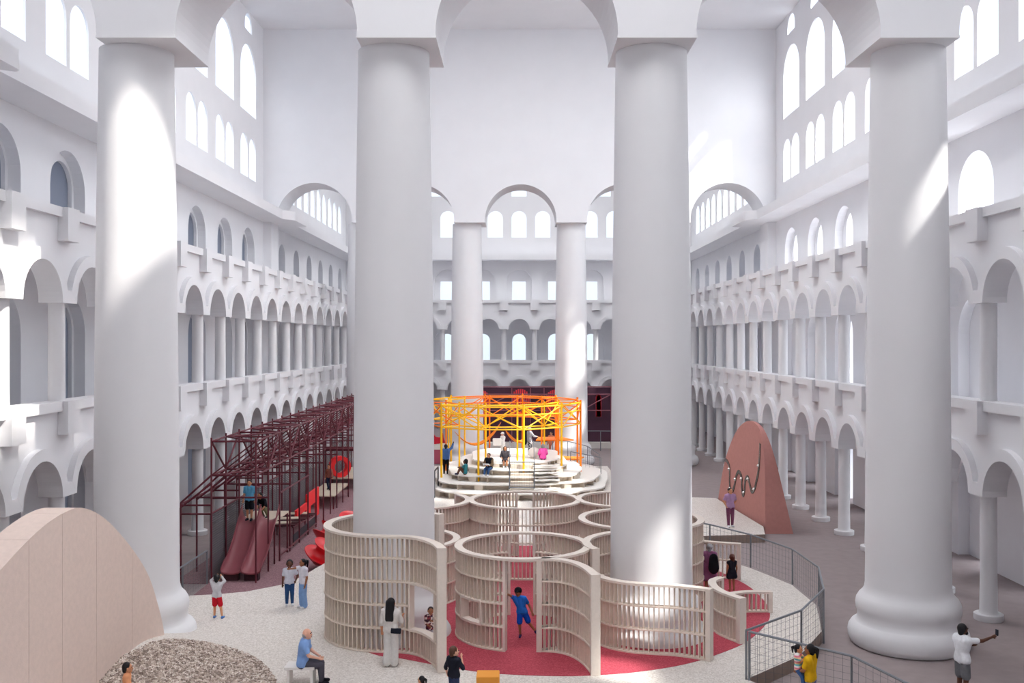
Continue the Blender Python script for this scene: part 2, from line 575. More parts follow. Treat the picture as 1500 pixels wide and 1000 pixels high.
MF2 = lambda u, v, w: MF(u, v, 0.45+w)
wb = MB(); wall_openings(wb, MF2, WL-0.4, WR+0.4, 0, 18.2, inner, 0.35, seg=14)
struct(wb.build('wall_far', PLASTER))
for o in ops:
    if o[2] > 18: window_pane(MF, o, 0.05)
for o in inner: window_pane(MF2, o, 0.2)

# ---- the two arched screens carried by the colossal columns
PIERX = [-10.28, -3.25, 3.79, 10.88]
def screen(name, yc, ztop):
    def M(u, v, w): return (u, yc - HALF + w, v)
    ops = []
    for a, b in zip(PIERX[:-1], PIERX[1:]):
        ops.append(((a+b)/2, (b-a)/2-1.06, 16.84, 16.95, True))
    ops.append((PIERX[0]-1.06-2.6, 2.6, 16.84, 16.9, True))
    ops.append((PIERX[3]+1.06+2.6, 2.6, 16.84, 16.9, True))
    m = MB(); wall_openings(m, M, WL-0.2, WR+0.2, 16.84, ztop, ops, 2*HALF, seg=40)
    struct(m.build('wall_%s' % name, PLASTER))
screen('arched_screen_near', ROW1, ZC+0.4)
screen('arched_screen_far', ROW2, ZC+0.4)
for yc in (ROW1, ROW2):                                 # thin abacus under each pier
    a = MB()
    for x in PIERX: a.span(x-1.075, x+1.075, yc-HALF-0.01, yc+HALF+0.01, 16.79, 16.86)
    trim(a)

COLX = [-10.8, -3.49, 3.82, 11.12]
prof = [(1.48,0.0),(1.56,0.05),(1.62,0.18),(1.635,0.32),(1.61,0.46),(1.54,0.57),(1.45,0.63),(1.385,0.68),(1.37,0.78),(1.38,0.92),
        (1.41,1.0),(1.42,1.12),(1.40,1.25),(1.33,1.37),(1.24,1.46),(1.185,1.56),(1.16,1.7),(1.15,2.5),(1.14,5.0),(1.115,8.0),(1.085,11.0),(1.045,14.0),(1.01,16.3),(1.005,16.8)]
m = MB(); m.lathe(prof, n=72)
col_mesh = m.mesh('colossal_column', PLASTER2, smooth=True, angle=50)
for r, yc in ((0, ROW1), (1, ROW2)):
    for i, x in enumerate(COLX):
        o = bpy.data.objects.new('colossal_column', col_mesh); COL.objects.link(o)
        o.location = (x, yc, 0)
        tag(o, '%s from the left of the four huge round columns in the %s row' % (ORD[i], 'near' if r == 0 else 'far'), 'column', 'colossal columns of the hall', 'thing')

# ---- wall behind the viewpoint
ops = [(AX + 2.42*k, 0.77, 19.2, 21.15, True) for k in range(-6, 7)]
wb = MB(); wall_openings(wb, lambda u, v, w: (u, -3.4-w, v), WL-0.4, WR+0.4, 0, ZC+0.4, ops, 0.45, seg=12)
struct(wb.build('wall_near', PLASTER))

# ---- ceilings, each cut by an added, unseen roof light that brightens its court
def ceiling(name, y0, y1, hole):
    m = MB(); hx0, hx1, hy0, hy1 = hole
    for (x0, x1, a, b) in ((WL-0.4, hx0, y0, y1), (hx1, WR+0.4, y0, y1), (hx0, hx1, y0, hy0), (hx0, hx1, hy1, y1)):
        m.span(x0, x1, a, b, ZC, ZC+0.4)
    struct(m.build(name, PLASTER))
ceiling('ceiling_near_court', -3.9, ROW1-HALF, FROST_NEAR)
ceiling('ceiling_middle_court', ROW1+HALF, ROW2-HALF, HOLE_MID)
ceiling('ceiling_far_court', ROW2+HALF, Y_WALL+0.4, HOLE_FAR)

# frosted glass diffuses daylight through the added, unseen roof lights of all three courts
FROST = bpy.data.materials.new('added_frosted_roof_glass'); FROST.use_nodes = True
nt = FROST.node_tree; nt.nodes.clear()
o_ = nt.nodes.new('ShaderNodeOutputMaterial'); t_ = nt.nodes.new('ShaderNodeBsdfTranslucent')
t_.inputs[0].default_value = (0.93, 0.93, 0.93, 1)
nt.links.new(t_.outputs[0], o_.inputs[0])
fx0, fx1, fy0, fy1 = FROST_NEAR; hx0, hx1, hy0, hy1 = HOLE_NEAR       # added opening that lets sun through to the first column and left arcade
for h in (HOLE_MID, HOLE_FAR, (fx0,hx0,fy0,fy1), (hx1,fx1,fy0,fy1), (hx0,hx1,fy0,hy0), (hx0,hx1,hy1,fy1)):
    WINDOW_N[0] += 1
    m = MB(); m.add([(h[0],h[2],ZC+0.2),(h[1],h[2],ZC+0.2),(h[1],h[3],ZC+0.2),(h[0],h[3],ZC+0.2)], [(0,1,2,3)])
    struct(m.build('window_%d' % WINDOW_N[0], FROST))  # added roof pane, though numbered among the windows

# ================================================================== THE PLAY INSTALLATION
PZ = 0.35                                   # top of the white platform
TERRAZZO = speckle('white_terrazzo', srgb(214, 207, 200), [srgb(204,196,188), srgb(196,188,181), srgb(224,218,212)], scale=30, amount=0.55)
REDRUB = speckle('red_rubber', srgb(174, 70, 84), [srgb(162,61,75), srgb(186,82,96)], scale=34, amount=0.55, rough=0.9)
MAUVERUB = speckle('mauve_rubber', srgb(138, 105, 111), [srgb(126,93,99), srgb(150,118,122)], scale=28, amount=0.5, rough=0.9)
BOARD = mat('pale_board', srgb(216, 203, 191), 0.75, noise=0.04, nscale=14, spec=0.2)
BOARDW = mat('pale_board_top', srgb(218, 207, 197), 0.75, noise=0.03, nscale=14, spec=0.2)
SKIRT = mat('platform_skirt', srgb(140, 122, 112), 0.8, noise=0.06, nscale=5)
STEEL = mat('galvanised_steel', srgb(128, 132, 138), 0.45, metal=0.35, spec=0.4)
WIRE = mat('steel_cable', srgb(112, 112, 116), 0.6, metal=0.2)

def plan_slab(poly, z0, z1, top, side, name, parent=None):
    m = MB(); m.prism(poly, z0, z1)
    o = m.build(name, top, parent)
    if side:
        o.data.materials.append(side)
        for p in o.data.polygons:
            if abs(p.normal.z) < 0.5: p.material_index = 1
    return o

main_poly = [(5.62,24.33),(7.44,26.15),(8.68,28.35),(9.05,29.8),(9.38,31.2),(9.33,33.75),(8.95,35.0),(8.5,36.3),(7.5,38.3),(6.9,39.8),(6.1,41.2),(6.0,46),(6.05,58),(6.0,66),
             (-6.4,66),(-6.6,56),(-6.5,50),(-6.7,42),(-7.15,37.1),(-7.45,35.5),(-7.8,33.95),(-8.93,32.85),(-9.8,32.5),(-10.6,32.35),(-11.2,30.6),(-12.3,28.5),(-13,26),(-13,19),(6.1,19),(6.3,23.2)]
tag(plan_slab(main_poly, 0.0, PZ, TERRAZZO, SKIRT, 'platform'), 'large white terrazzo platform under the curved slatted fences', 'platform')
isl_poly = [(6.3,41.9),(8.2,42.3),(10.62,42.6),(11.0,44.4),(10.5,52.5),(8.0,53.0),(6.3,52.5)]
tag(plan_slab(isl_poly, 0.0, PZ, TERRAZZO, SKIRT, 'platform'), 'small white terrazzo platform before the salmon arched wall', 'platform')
# inlaid red rubber disc
red_poly = smooth_line([(-3.75,26.25),(-3.08,25.95),(-2.1,25.4),(-1.3,25.0),(-0.5,24.72),(0.9,24.55),(1.9,24.6),(3.0,24.85),(4.3,25.45),(5.4,26.35),(6.35,27.4),(7.3,29.1),(7.68,30.2),
                        (7.85,31.4),(7.85,33.1),(7.6,34.5),(6.9,36.6),(5.5,38.6),(3.5,39.8),(0.5,40.2),(-2.5,39.6),(-4.8,38.0),(-6.0,35.8),(-6.2,33.0),(-5.7,30.0),(-4.9,27.6)], 6, closed=True)
tag(plan_slab(red_poly, PZ, PZ+0.012, REDRUB, None, 'carpet'), 'round red rubber surface inside the curved slatted fences', 'carpet')
mauve_poly = [(-10.95,32.2),(-10.6,32.3),(-9.8,32.5),(-8.93,32.87),(-7.78,33.97),(-7.43,35.52),(-7.13,37.12),(-6.68,42.02),(-6.48,50),(-6.58,56),(-6.38,66.02),(-6.38,67.0),(-12.2,67.0),(-12.2,35.3),(-10.95,35.3)]
tag(plan_slab(mauve_poly, 0.0, 0.02, MAUVERUB, None, 'rubber_surface'), 'mauve rubber play surface under the burgundy scaffold and slides', 'play surface')

# ---------------------------------------------------------------- curved slatted fences
TIER = 0.6175
def resample(pts, step, closed):
    P = [Vector((p[0], p[1])) for p in pts]
    if closed: P.append(P[0].copy())
    out = [P[0].copy()]; acc = 0.0
    tot = sum((b-a).length for a, b in zip(P[:-1], P[1:]))
    n = max(2, round(tot/step)); st = tot/n; need = st
    for a, b in zip(P[:-1], P[1:]):
        L = (b-a).length; pos = 0.0
        while need - acc <= L - pos + 1e-9 and len(out) <= n:
            pos += need - acc
            out.append(a.lerp(b, min(1, pos/L)) if L > 1e-9 else b.copy()); acc = 0.0
        acc += L - pos
    if closed: out = out[:n]
    return [(p.x, p.y) for p in out[:n+1]]

FENCE_N = [0]
def fence(label, runs, tiers, group='curved slatted fences', base=PZ+0.012):
    """runs: (plan points, closed, openings); opening = (point a, point b, low tier, high tier)"""
    FENCE_N[0] += 1
    top = base + TIER*tiers + 0.004*(FENCE_N[0] % 8)
    c0 = runs[0][0][0]
    root = thing('slatted_fence', label, 'fence', (c0[0], c0[1], base), 0, group)
    inv = Matrix.Translation((-c0[0], -c0[1], -base))
    cap = MB(); rails = MB(); slats = MB(); posts = []; frames = []
    for pts, closed, ops in runs:
        P = resample(pts, 0.135, closed); n = len(P)
        def near(q): return min(range(n), key=lambda i: (P[i][0]-q[0])**2 + (P[i][1]-q[1])**2)
        cap.ribbon(P, 0.115, top-0.06, top, closed)
        block = [set() for _ in range(tiers)]         # slat indices blocked per tier
        frame_idx = []
        for qa, qb, t0, t1 in ops:
            ia, ib = near(qa), near(qb)
            rng = list(range(ia, ib+1)) if ib >= ia else list(range(ia, n)) + list(range(0, ib+1))
            for t in range(t0, t1):
                block[t] |= set(rng[1:-1])
            frame_idx.append((rng, t0, t1))
        def nrm(i):
            a = P[(i-1) % n] if closed or i > 0 else P[0]
            b = P[(i+1) % n] if closed or i < n-1 else P[n-1]
            return math.atan2(b[1]-a[1], b[0]-a[0])
        for i in range(n):
            rz = nrm(i); t = 0
            while t < tiers:
                if i in block[t]: t += 1; continue
                e = t
                while e < tiers and i not in block[e]: e += 1
                za, zb = base+TIER*t, base+TIER*e
                slats.box((P[i][0], P[i][1], (za+zb)/2), (0.03, 0.15, zb-za-0.01), rz)
                t = e
        for lev in range(0, tiers):
            z = base + TIER*lev
            def cut(i):
                lo = lev > 0 and i in block[lev-1]; hi = i in block[lev]
                return hi if lev == 0 else (lo and hi)
            segs = []; cur = []
            order = list(range(n)) + ([0] if closed else [])
            for i in order:
                if cut(i):
                    if len(cur) > 1: segs.append(cur)
                    cur = []
                else: cur.append(P[i])
            if len(cur) > 1: segs.append(cur)
            for sgm in segs:
                if closed and len(sgm) == n+1: rails.ribbon(sgm[:-1], 0.1, z, z+0.04, True)
                else: rails.ribbon(sgm, 0.1, z, z+0.04, False)
        if not closed:
            for i in (0, n-1): posts.append((P[i], nrm(i), base, top, 0.13, 0.235))
        for rng, t0, t1 in frame_idx:
            za, zb = base+TIER*t0, base+TIER*t1
            if t0 == 0:
                for i in (rng[0], rng[-1]): posts.append((P[i], nrm(i), base, zb - (0.0 if t1 < tiers else 0.06), 0.07, 0.22))
            else:
                fm = MB()
                for i in (rng[0], rng[-1]): fm.box((P[i][0], P[i][1], (za+zb)/2), (0.05, 0.235, zb-za), nrm(i))
                fm.ribbon([P[i] for i in rng], 0.118, za-0.01, za+0.055); fm.ribbon([P[i] for i in rng], 0.118, zb-0.015, zb+0.045)
                frames.append(fm)
    def part(mb, name, material):
        o = mb.build(name, material, root); o.data.transform(inv); return o
    part(cap, 'cap_rail', BOARDW); part(rails, 'rails', BOARD); part(slats, 'slats', BOARD)
    for (p, rz, z0, z1, w, d) in posts:
        pm = MB(); pm.box((p[0], p[1], (z0+z1)/2), (w, d, z1-z0+0.004), rz)
        part(pm, 'end_post', BOARDW)
    for fm in frames: part(fm, 'window_frame', BOARDW)
    return root

def ring_pt(c, r, a): return (c[0]+r*math.cos(math.radians(a)), c[1]+r*math.sin(math.radians(a)))
A_C, B_C, C_C, D_C, E_C, F_C, G_C = (-3.49,28.3), (0.18,28.3), (0.29,36.4), (-3.7,36.25), (4.1,36.5), (3.85,28.45), (4.05,32.45)
a_path = arc_pts(*A_C, 1.86, 50, 258, 40) + smooth_line([(-3.45,26.42),(-2.98,26.38),(-2.5,26.1),(-2.1,25.5),(-1.88,24.85)], 6)
fence('tallest pale slatted fence wrapping the second huge column, with a square window', [(a_path, False, [((-2.76,26.3),(-2.0,25.2),1,3)])], 5)
b_ring = arc_pts(*B_C, 1.84, -89, 270, 60)[:-1]
b_tail = smooth_line([ring_pt(B_C,1.84,-77),(1.1,26.42),(1.5,26.05),(1.78,25.4),(1.94,24.62)], 6)
fence('round slatted fence with a doorway around the boy in blue, ending in a wavy panel',
      [(b_ring, True, [(ring_pt(B_C,1.84,-104),ring_pt(B_C,1.84,-76),0,4),(ring_pt(B_C,1.84,78),ring_pt(B_C,1.84,102),0,4),(ring_pt(B_C,1.84,210),ring_pt(B_C,1.84,232),1,2)]),
       (b_tail, False, [])], 4)
c_ring = arc_pts(*C_C, 1.97, -89, 270, 60)[:-1]
fence('round slatted fence behind the first ring, nearest the white stage', [(c_ring, True, [(ring_pt(C_C,1.97,80),ring_pt(C_C,1.97,99),0,4),(ring_pt(C_C,1.97,221),ring_pt(C_C,1.97,229),2,3)])], 4)
fence('curved slatted fence left of the ring nearest the stage, half hidden by the second column', [(arc_pts(*D_C, 1.93, 40, -170, 44), False, [])], 4)
fence('round slatted fence right of the ring nearest the stage, behind the third column', [(arc_pts(*E_C, 1.84, 0, 360, 50)[:-1], True, [])], 4)
fence('round slatted fence just behind the third huge column', [(arc_pts(*G_C, 1.93, 0, 360, 50)[:-1], True, [])], 4)
fence('slatted fence arc with an end post between the doorway ring and the third column', [(arc_pts(*F_C, 1.87, 206, 100, 30), False, [])], 4)
d_path = smooth_line([(2.15,27.45),(2.45,26.85),(2.96,26.45),(3.58,26.27),(4.2,26.14),(4.75,25.88),(4.98,25.74)], 6)
fence('three-tier wavy slatted fence in front of the third huge column', [(d_path, False, [])], 3)
fence('short hooked slatted fence beside the woman with the backpack', [(smooth_line([(6.02,29.55),(5.74,29.2),(5.66,28.6),(5.78,27.9),(6.14,27.2)], 6), False, [])], 2)
fence('lowest one-tier slatted fence at the edge of the red surface', [(smooth_line([(6.15,29.75),(6.6,30.2),(7.1,30.38),(7.72,30.36)], 6), False, [])], 1)
fence('two-tier slatted fence behind the girl in the black dress', [(smooth_line([(6.42,35.05),(7.0,34.75),(7.7,34.5)], 6), False, [])], 2)
fence('slatted fence end showing just right of the third huge column', [(smooth_line([(4.9,34.62),(5.5,34.35),(6.08,33.9)], 6), False, [])], 3)
fence('low slatted fence between the tallest fence and the doorway ring', [(arc_pts(-3.7, 32.3, 1.75, -60, 62, 20), False, [])], 3)
fence('low slatted fence stub beyond the woman with the backpack', [(smooth_line([(5.95,35.6),(6.2,35.3),(6.55,35.15)], 6), False, [])], 1)

# ---------------------------------------------------------------- cable-mesh guard rails
def guard_rail(label, pts, zs, ztops, spacing=0.2, rail_r=0.03, name='guard_rail', wires=True, post_at=None, group='steel guard rails', material=None):
    material = material or STEEL
    c0 = pts[0]
    root = thing(name, label, 'railing', (c0[0], c0[1], zs[0]), 0, group)
    inv = Matrix.Translation((-c0[0], -c0[1], -zs[0]))
    def part(mb, nm, mt):
        o = mb.build(nm, mt, root, weld=False); o.data.transform(inv)
    tops = [(p[0], p[1], z) for p, z in zip(pts, ztops)]
    m = MB(); m.path(tops, rail_r, 6); part(m, 'top_rail', material)
    for i, p in enumerate(pts):
        if post_at is None or i in post_at:
            m = MB(); m.bar((p[0],p[1],zs[i]), (p[0],p[1],ztops[i]), rail_r*0.95, 6); part(m, 'post', material)
    if wires:
        w = MB()
        for i in range(len(pts)-1):
            a0, b0 = Vector((*pts[i], zs[i])), Vector((*pts[i+1], zs[i+1])); a1, b1 = Vector(tops[i]), Vector(tops[i+1])
            L = (b0-a0).length; n = max(1, round(L/spacing))
            for k in range(1, n): w.bar(a0.lerp(b0, k/n)+Vector((0,0,0.08)), a1.lerp(b1, k/n), 0.004, 3)
            h = (a1-a0).length; nv = max(2, round(h/spacing))
            for k in range(0, nv): w.bar(a0.lerp(a1, (k+0.3)/nv), b0.lerp(b1, (k+0.3)/nv), 0.004, 3)
        part(w, 'cable_mesh', WIRE)
    return root
gr = [(6.99,38.9),(7.44,38.35),(8.54,36.35),(9.36,33.8),(9.42,31.05),(8.74,28.35),(7.47,26.12),(5.6,24.3)]
guard_rail('long faceted cable-mesh guard rail along the right edge of the main platform', gr, [PZ]*5+[0.0,PZ,PZ], [1.55]*8)
guard_rail('sloping cable-mesh guard rail beside the woman carrying a child', [(5.66,24.24),(7.82,23.25),(8.62,22.2),(9.4,20.9)], [0.02,0.0,0.0,0.0], [1.54,1.26,1.02,0.95])
guard_rail('fine grey guard rail beside the first huge column and the slides', [(-11.0,29.9),(-10.98,32.7),(-10.97,35.25)], [PZ,0.02,0.02], [1.25,1.22,1.2], spacing=0.12)
guard_rail('short steel guard rail left of the woman in lilac', [(5.3,41.2),(6.2,41.75),(7.55,43.4)], [0,0,0], [1.35,1.45,1.7], spacing=0.25)
guard_rail('thin steel guard rail at the far edge of the small platform', [(5.2,53.0),(7.9,53.1)], [0.0,0.0], [1.6,1.5], wires=False, rail_r=0.025)

# ---------------------------------------------------------------- thick arched slabs
CLAY = mat('pink_grey_clay', srgb(228, 208, 197), 0.85, noise=0.035, nscale=9, bump=0.1, bscale=30, spec=0.15)
prof_w = smooth_line([(16.41, 0.35), (16.46, 0.89), (16.74, 1.77), (17.39, 2.76), (18.51, 3.55), (19.64, 4.13), (20.85, 4.64), (21.88, 4.86), (22.63, 4.81), (23.56, 4.39), (24.68, 3.55), (25.62, 2.62), (26.18, 1.68), (26.51, 0.89), (26.53, 0.35)], 6)
root = thing('arched_wall', 'big beige half-round wall at the left edge, in front of the first column', 'wall sculpture', (-9.9, 21.5, PZ))
inv = Matrix.Translation((9.9, -21.5, -PZ))
def MW(u, v, w): return (-9.4 - 0.11*(26.51-u) - w, u, v)
cuts = [16.36, 17.67, 19.07, 20.52, 21.74, 23.14, 24.82, 26.65]
W0, W1 = 16.43, 26.52
for a, b in zip(cuts[:-1], cuts[1:]):
    a2, b2 = a+0.006, b-0.006
    topp = [p for p in prof_w if a2 < p[0] < b2]
    def zat(u):
        for p, q in zip(prof_w[:-1], prof_w[1:]):
            if p[0] <= u <= q[0]: return p[1] + (q[1]-p[1])*(u-p[0])/(q[0]-p[0]+1e-9)
        return 0.36
    poly = [(max(a2,W0),0.35),(min(b2,W1),0.35)]
    poly += [(min(b2,W1), zat(min(b2,W1)))] + [p for p in reversed(topp)] + [(max(a2,W0), zat(max(a2,W0)))]
    poly = [p for i, p in enumerate(poly) if i == 0 or math.dist(p, poly[i-1]) > 1e-3]
    m = MB(); m.slab(poly, MW, 0.0, 0.75); o = m.build('panel', CLAY, root); o.data.transform(inv)

SALMON = mat('salmon_plaster', srgb(186, 132, 125), 0.85, noise=0.04, nscale=6, bump=0.08, bscale=24, spec=0.15)
MIRROR = mat('polished_steel', srgb(120, 116, 112), 0.25, metal=0.85)
prof_s = [(44.5,0.0),(44.55,1.6),(44.62,3.0),(44.85,3.95),(45.3,4.55),(46.0,4.82),(46.8,4.86),(47.7,4.72),(48.7,4.35),(49.6,3.8),(50.4,3.15),(51.1,2.4),(51.7,1.5),(52.2,0.6),(52.45,0.0)]
fine = smooth_line(prof_s, 4)
def s_front(u, v): return 11.12 - 0.068*(u-44.5)
def s_back(u, v): return s_front(u, v) + 0.12 + 1.12*max(0.0, 1-v/4.95)
root = thing('arched_wall', 'tall salmon pink arched wall with a steel squiggle on its face', 'wall sculpture', (11, 48, 0))
inv = Matrix.Translation((-11, -48, 0))
m = MB(); n = len(fine)
vs = [(s_front(*p), p[0], p[1]) for p in fine] + [(s_back(*p), p[0], p[1]) for p in fine]
m.add(vs, [(i, i+1, n+i+1, n+i) for i in range(n-1)] + [tuple(range(n)), tuple(range(2*n-1, n-1, -1)), (0, n, 2*n-1, n-1)])
o = m.build('body', SALMON, root); o.data.transform(inv)
def on_salmon(px, py):
    X = 11.0
    for _ in range(6):
        Y = X*1458/(px-757); X = s_front(Y, 0)
    return (Y, EYE-(py-500)*Y/1458)
sq = [on_salmon(1000+a/10, 660+b/10) for a, b in ((622,128),(655,150),(688,230),(693,330),(692,450),(702,550),(735,590),(768,490),(790,370),(828,305),(868,385),(872,520),(888,655),(910,590),(922,440),(958,385),(985,480),(1018,600),(1058,560),(1088,440),(1112,320),(1128,150),(1136,0),(1140,-110))]
sq = smooth_line(sq, 5)
m = MB(); L = []; R = []
for i, p in enumerate(sq):
    a, b = sq[max(i-1,0)], sq[min(i+1,len(sq)-1)]
    d = math.hypot(b[0]-a[0], b[1]-a[1]) or 1; nx, nz = -(b[1]-a[1])/d*0.085, (b[0]-a[0])/d*0.085
    L.append((p[0]+nx, p[1]+nz)); R.append((p[0]-nx, p[1]-nz))
vs = []
for l, r in zip(L, R):
    for (u, v), dx in ((l,0.03),(r,0.03),(r,-0.035),(l,-0.035)): vs.append((s_front(u,v)+dx, u, v))
fs = []
for i in range(len(sq)-1):
    for k in range(4): fs.append((i*4+k, i*4+(k+1)%4, i*4+4+(k+1)%4, i*4+4+k))
m.add(vs, fs); o = m.build('steel_inlay', MIRROR, root); o.data.transform(inv); o['label'] = 'winding polished steel channel'
m = MB()
for i in range(12, len(sq)-4, 13): m.sphere((s_front(sq[i][0],0)-0.05, sq[i][0], sq[i][1]), 0.07, 8, 6)
o = m.build('steel_beads', mat('bright_steel', srgb(225,222,218), 0.25, metal=0.6), root); o.data.transform(inv); o['label'] = 'bright steel knobs'

# ---------------------------------------------------------------- gravel pit, bench, foam block
GRAVEL = speckle('pebbles', srgb(186, 170, 158), [srgb(208,194,184), srgb(160,144,134), srgb(226,216,208), srgb(140,124,114), srgb(194,178,166)], scale=16, amount=0.85)
def mound_h(x, y):
    r = math.hypot(x+9.9, y-25.3)/3.6
    t = max(0.0, 1-r); return 0.62*t*t*(3-2*t)
m = MB(); nr, na = 14, 48
vs = [(-9.9+3.6*k/nr*math.cos(2*PI*i/na), 25.3+3.6*k/nr*math.sin(2*PI*i/na), PZ-0.004+mound_h(-9.9+3.6*k/nr*math.cos(2*PI*i/na), 25.3+3.6*k/nr*math.sin(2*PI*i/na))) for k in range(1, nr+1) for i in range(na)]
fs = [(k*na+i, k*na+(i+1)%na, (k+1)*na+(i+1)%na, (k+1)*na+i) for k in range(nr-1) for i in range(na)] + [tuple(range(na))]
m.add(vs, fs)
tag(m.build('mound', TERRAZZO, smooth=True), 'low white terrazzo rise under the gravel, against the beige half-round wall', 'mound')
pit = smooth_line([(-10.22, 23.28), (-9.97, 23.76), (-9.71, 24.23), (-9.44, 24.71), (-9.24, 25.28), (-8.93, 25.78), (-8.54, 26.12), (-8.07, 26.31), (-7.59, 26.28), (-7.1, 26.06), (-6.62, 25.6), (-6.07, 24.64), (-5.81, 23.86), (-6.2, 22.6), (-7.5, 21.4), (-9.2, 21.2), (-10.0, 22.2)], 6, closed=True)
cx, cy = -8.3, 24.0
m = MB(); n = len(pit); vs = []; rings = 10
for k in range(rings+1):
    f = 1-k/rings
    for p in pit: vs.append((cx+(p[0]-cx)*f, cy+(p[1]-cy)*f, PZ+0.015+0.05*(1-f**3)+mound_h(cx+(p[0]-cx)*f, cy+(p[1]-cy)*f)))
fs = [(k*n+i, k*n+(i+1)%n, (k+1)*n+(i+1)%n, (k+1)*n+i) for k in range(rings) for i in range(n)]
m.add(vs, fs)
def inside(x, y):
    c = False
    for i in range(n):
        (x1,y1),(x2,y2) = pit[i], pit[i-1]
        if (y1 > y) != (y2 > y) and x < (x2-x1)*(y-y1)/(y2-y1)+x1: c = not c
    return c
rg = random.Random(3); cnt = 0
while cnt < 11000:
    x, y = rg.uniform(-10.8, -5.8), rg.uniform(21.8, 26.8)
    if not inside(x, y): continue
    cnt += 1
    r = rg.uniform(0.018, 0.034); z = PZ+0.035+0.045*max(0,1-((x-cx)**2+(y-cy)**2)/9)+mound_h(x, y)
    a = rg.uniform(0, 6.28); q = rg.uniform(0.7,1.4)
    ca, sa = math.cos(a)*r*q, math.sin(a)*r*q
    m.add([(x+ca,y+sa,z),(x-sa/q,y+ca/q,z),(x-ca,y-sa,z),(x+sa/q,y-ca/q,z),(x,y,z+r*0.8),(x,y,z-r*0.8)],
          [(0,1,4),(1,2,4),(2,3,4),(3,0,4),(1,0,5),(2,1,5),(3,2,5),(0,3,5)])
tag(m.build('gravel', GRAVEL, weld=False), 'bed of mixed brown and grey gravel at the foot of the beige wall', 'gravel', kind='stuff')

t = thing('bench', 'white block bench under the seated man in the blue polo shirt', 'bench', (-5.15, 24.05, PZ))
WHITEB = mat('white_bench', srgb(226, 222, 218), 0.6)
m = MB(); m.span(-0.42,0.3,-0.24,0.24,0.39,0.45); m.build('seat', WHITEB, t)
m = MB(); m.span(-0.36,-0.3,-0.2,0.2,0,0.39); m.build('leg', WHITEB, t)
m = MB(); m.span(0.2,0.26,-0.2,0.2,0,0.39); m.build('leg', WHITEB, t)
OCHRE = mat('ochre_foam', srgb(226, 152, 62), 0.8)
bm_ = MB(); bm_.box((0,0,0.2), (0.54,0.5,0.4)); bo = bm_.build('foam_block', OCHRE)
bo.location = (-0.68, 23.55, PZ)
tag(bo, 'orange foam block on the white floor in front of the doorway ring', 'block')
bv = bo.modifiers.new('soft_edges', 'BEVEL'); bv.width = 0.02; bv.segments = 2

# ---------------------------------------------------------------- burgundy scaffold with slides
BURG = mat('burgundy_steel', srgb(98, 36, 48), 0.5, spec=0.35)
BURGL = mat('burgundy_plastic', srgb(134, 68, 76), 0.42, spec=0.35)
R0, R1, RL = -10.86, -9.28, -11.95
NB = 18
YS = [35.4+1.77*i for i in range(NB)]
root = thing('scaffold', 'long burgundy tube scaffold over the slides along the left arcade', 'scaffold', (R0, 35.4, 0))
inv = Matrix.Translation((-R0, -35.4, 0))
def spart(nm, bars, mt=BURG, root=root, inv=inv, r=0.036, n=5):
    m = MB()
    for a, b in bars: m.bar(a, b, r, n)
    o = m.build(nm, mt, root, weld=False); o.data.transform(inv); return o
for y in YS:
    spart('post', [((R1,y,0.0),(R1,y,5.16))]); spart('post', [((R0,y,0.0),(R0,y,5.18))]); spart('post', [((RL,y,0.0),(RL,y,2.86))])
for x, z in ((R0,5.05),(R1,5.05),(R0,3.84),(R1,3.84),(R0,2.48),(RL,2.82),(R0+0.5,3.84),(R0+1.05,3.84)):
    spart('beam', [((x,YS[0],z),(x,YS[-1],z))])
spart('beam', [((R0,56.6,2.5),(R1,56.6,2.5))], r=0.12)
spart('handrail', [((R1,39.0,2.67),(R1,44.6,2.65))])
spart('beam', [((R1,YS[2],0.2),(R1,YS[6],0.2))])
for i, y in enumerate(YS):
    for a, b in (((R0,y,5.05),(R1,y,5.05)),((R0,y,3.84),(R1,y,3.84)),((RL,y,2.78),(R0,y,2.78)),((R0,y,2.78),(R1,y,2.78)) if i % 2 else ((RL,y,2.47),(R0,y,2.47))):
        spart('crossbar', [(a, b)])
    spart('rafter', [((RL,y,2.86),(R0,y,3.84))]); spart('rafter', [((RL,y,2.7),(R0,y,3.55))])
    spart('rafter', [((R0,y,3.84),(R1,y,5.05))], r=0.024)
for i in range(NB-1):
    zu, zd = (5.05,3.84) if i % 2 == 0 else (3.84,5.05)
    for x in (R0, R1): spart('brace', [((x,YS[i],zu),(x,YS[i+1],zd))])
    xa, xb = (R0,R1) if i % 2 else (R1,R0)
    spart('plan_brace', [((xa,YS[i],5.05),(xb,YS[i+1],5.05))]); spart('plan_brace', [((xb,YS[i],3.84),(xa,YS[i+1],3.84))])
NETM = bpy.data.materials.new('grey_safety_net'); NETM.use_nodes = True
nt = NETM.node_tree; b = nt.nodes['Principled BSDF']; b.inputs['Base Color'].default_value = srgb(92, 90, 96); b.inputs['Roughness'].default_value = 0.9
tr = nt.nodes.new('ShaderNodeBsdfTransparent'); mx = nt.nodes.new('ShaderNodeMixShader')
tc = nt.nodes.new('ShaderNodeTexCoord'); sp = nt.nodes.new('ShaderNodeSeparateXYZ'); nt.links.new(tc.outputs['Object'], sp.inputs[0])
def strands(axis):
    mu = nt.nodes.new('ShaderNodeMath'); mu.operation = 'MULTIPLY'; mu.inputs[1].default_value = 12.0
    fr = nt.nodes.new('ShaderNodeMath'); fr.operation = 'FRACT'; gt = nt.nodes.new('ShaderNodeMath'); gt.operation = 'LESS_THAN'; gt.inputs[1].default_value = 0.36
    nt.links.new(sp.outputs[axis], mu.inputs[0]); nt.links.new(mu.outputs[0], fr.inputs[0]); nt.links.new(fr.outputs[0], gt.inputs[0]); return gt
g1, g2 = strands('Y'), strands('Z')
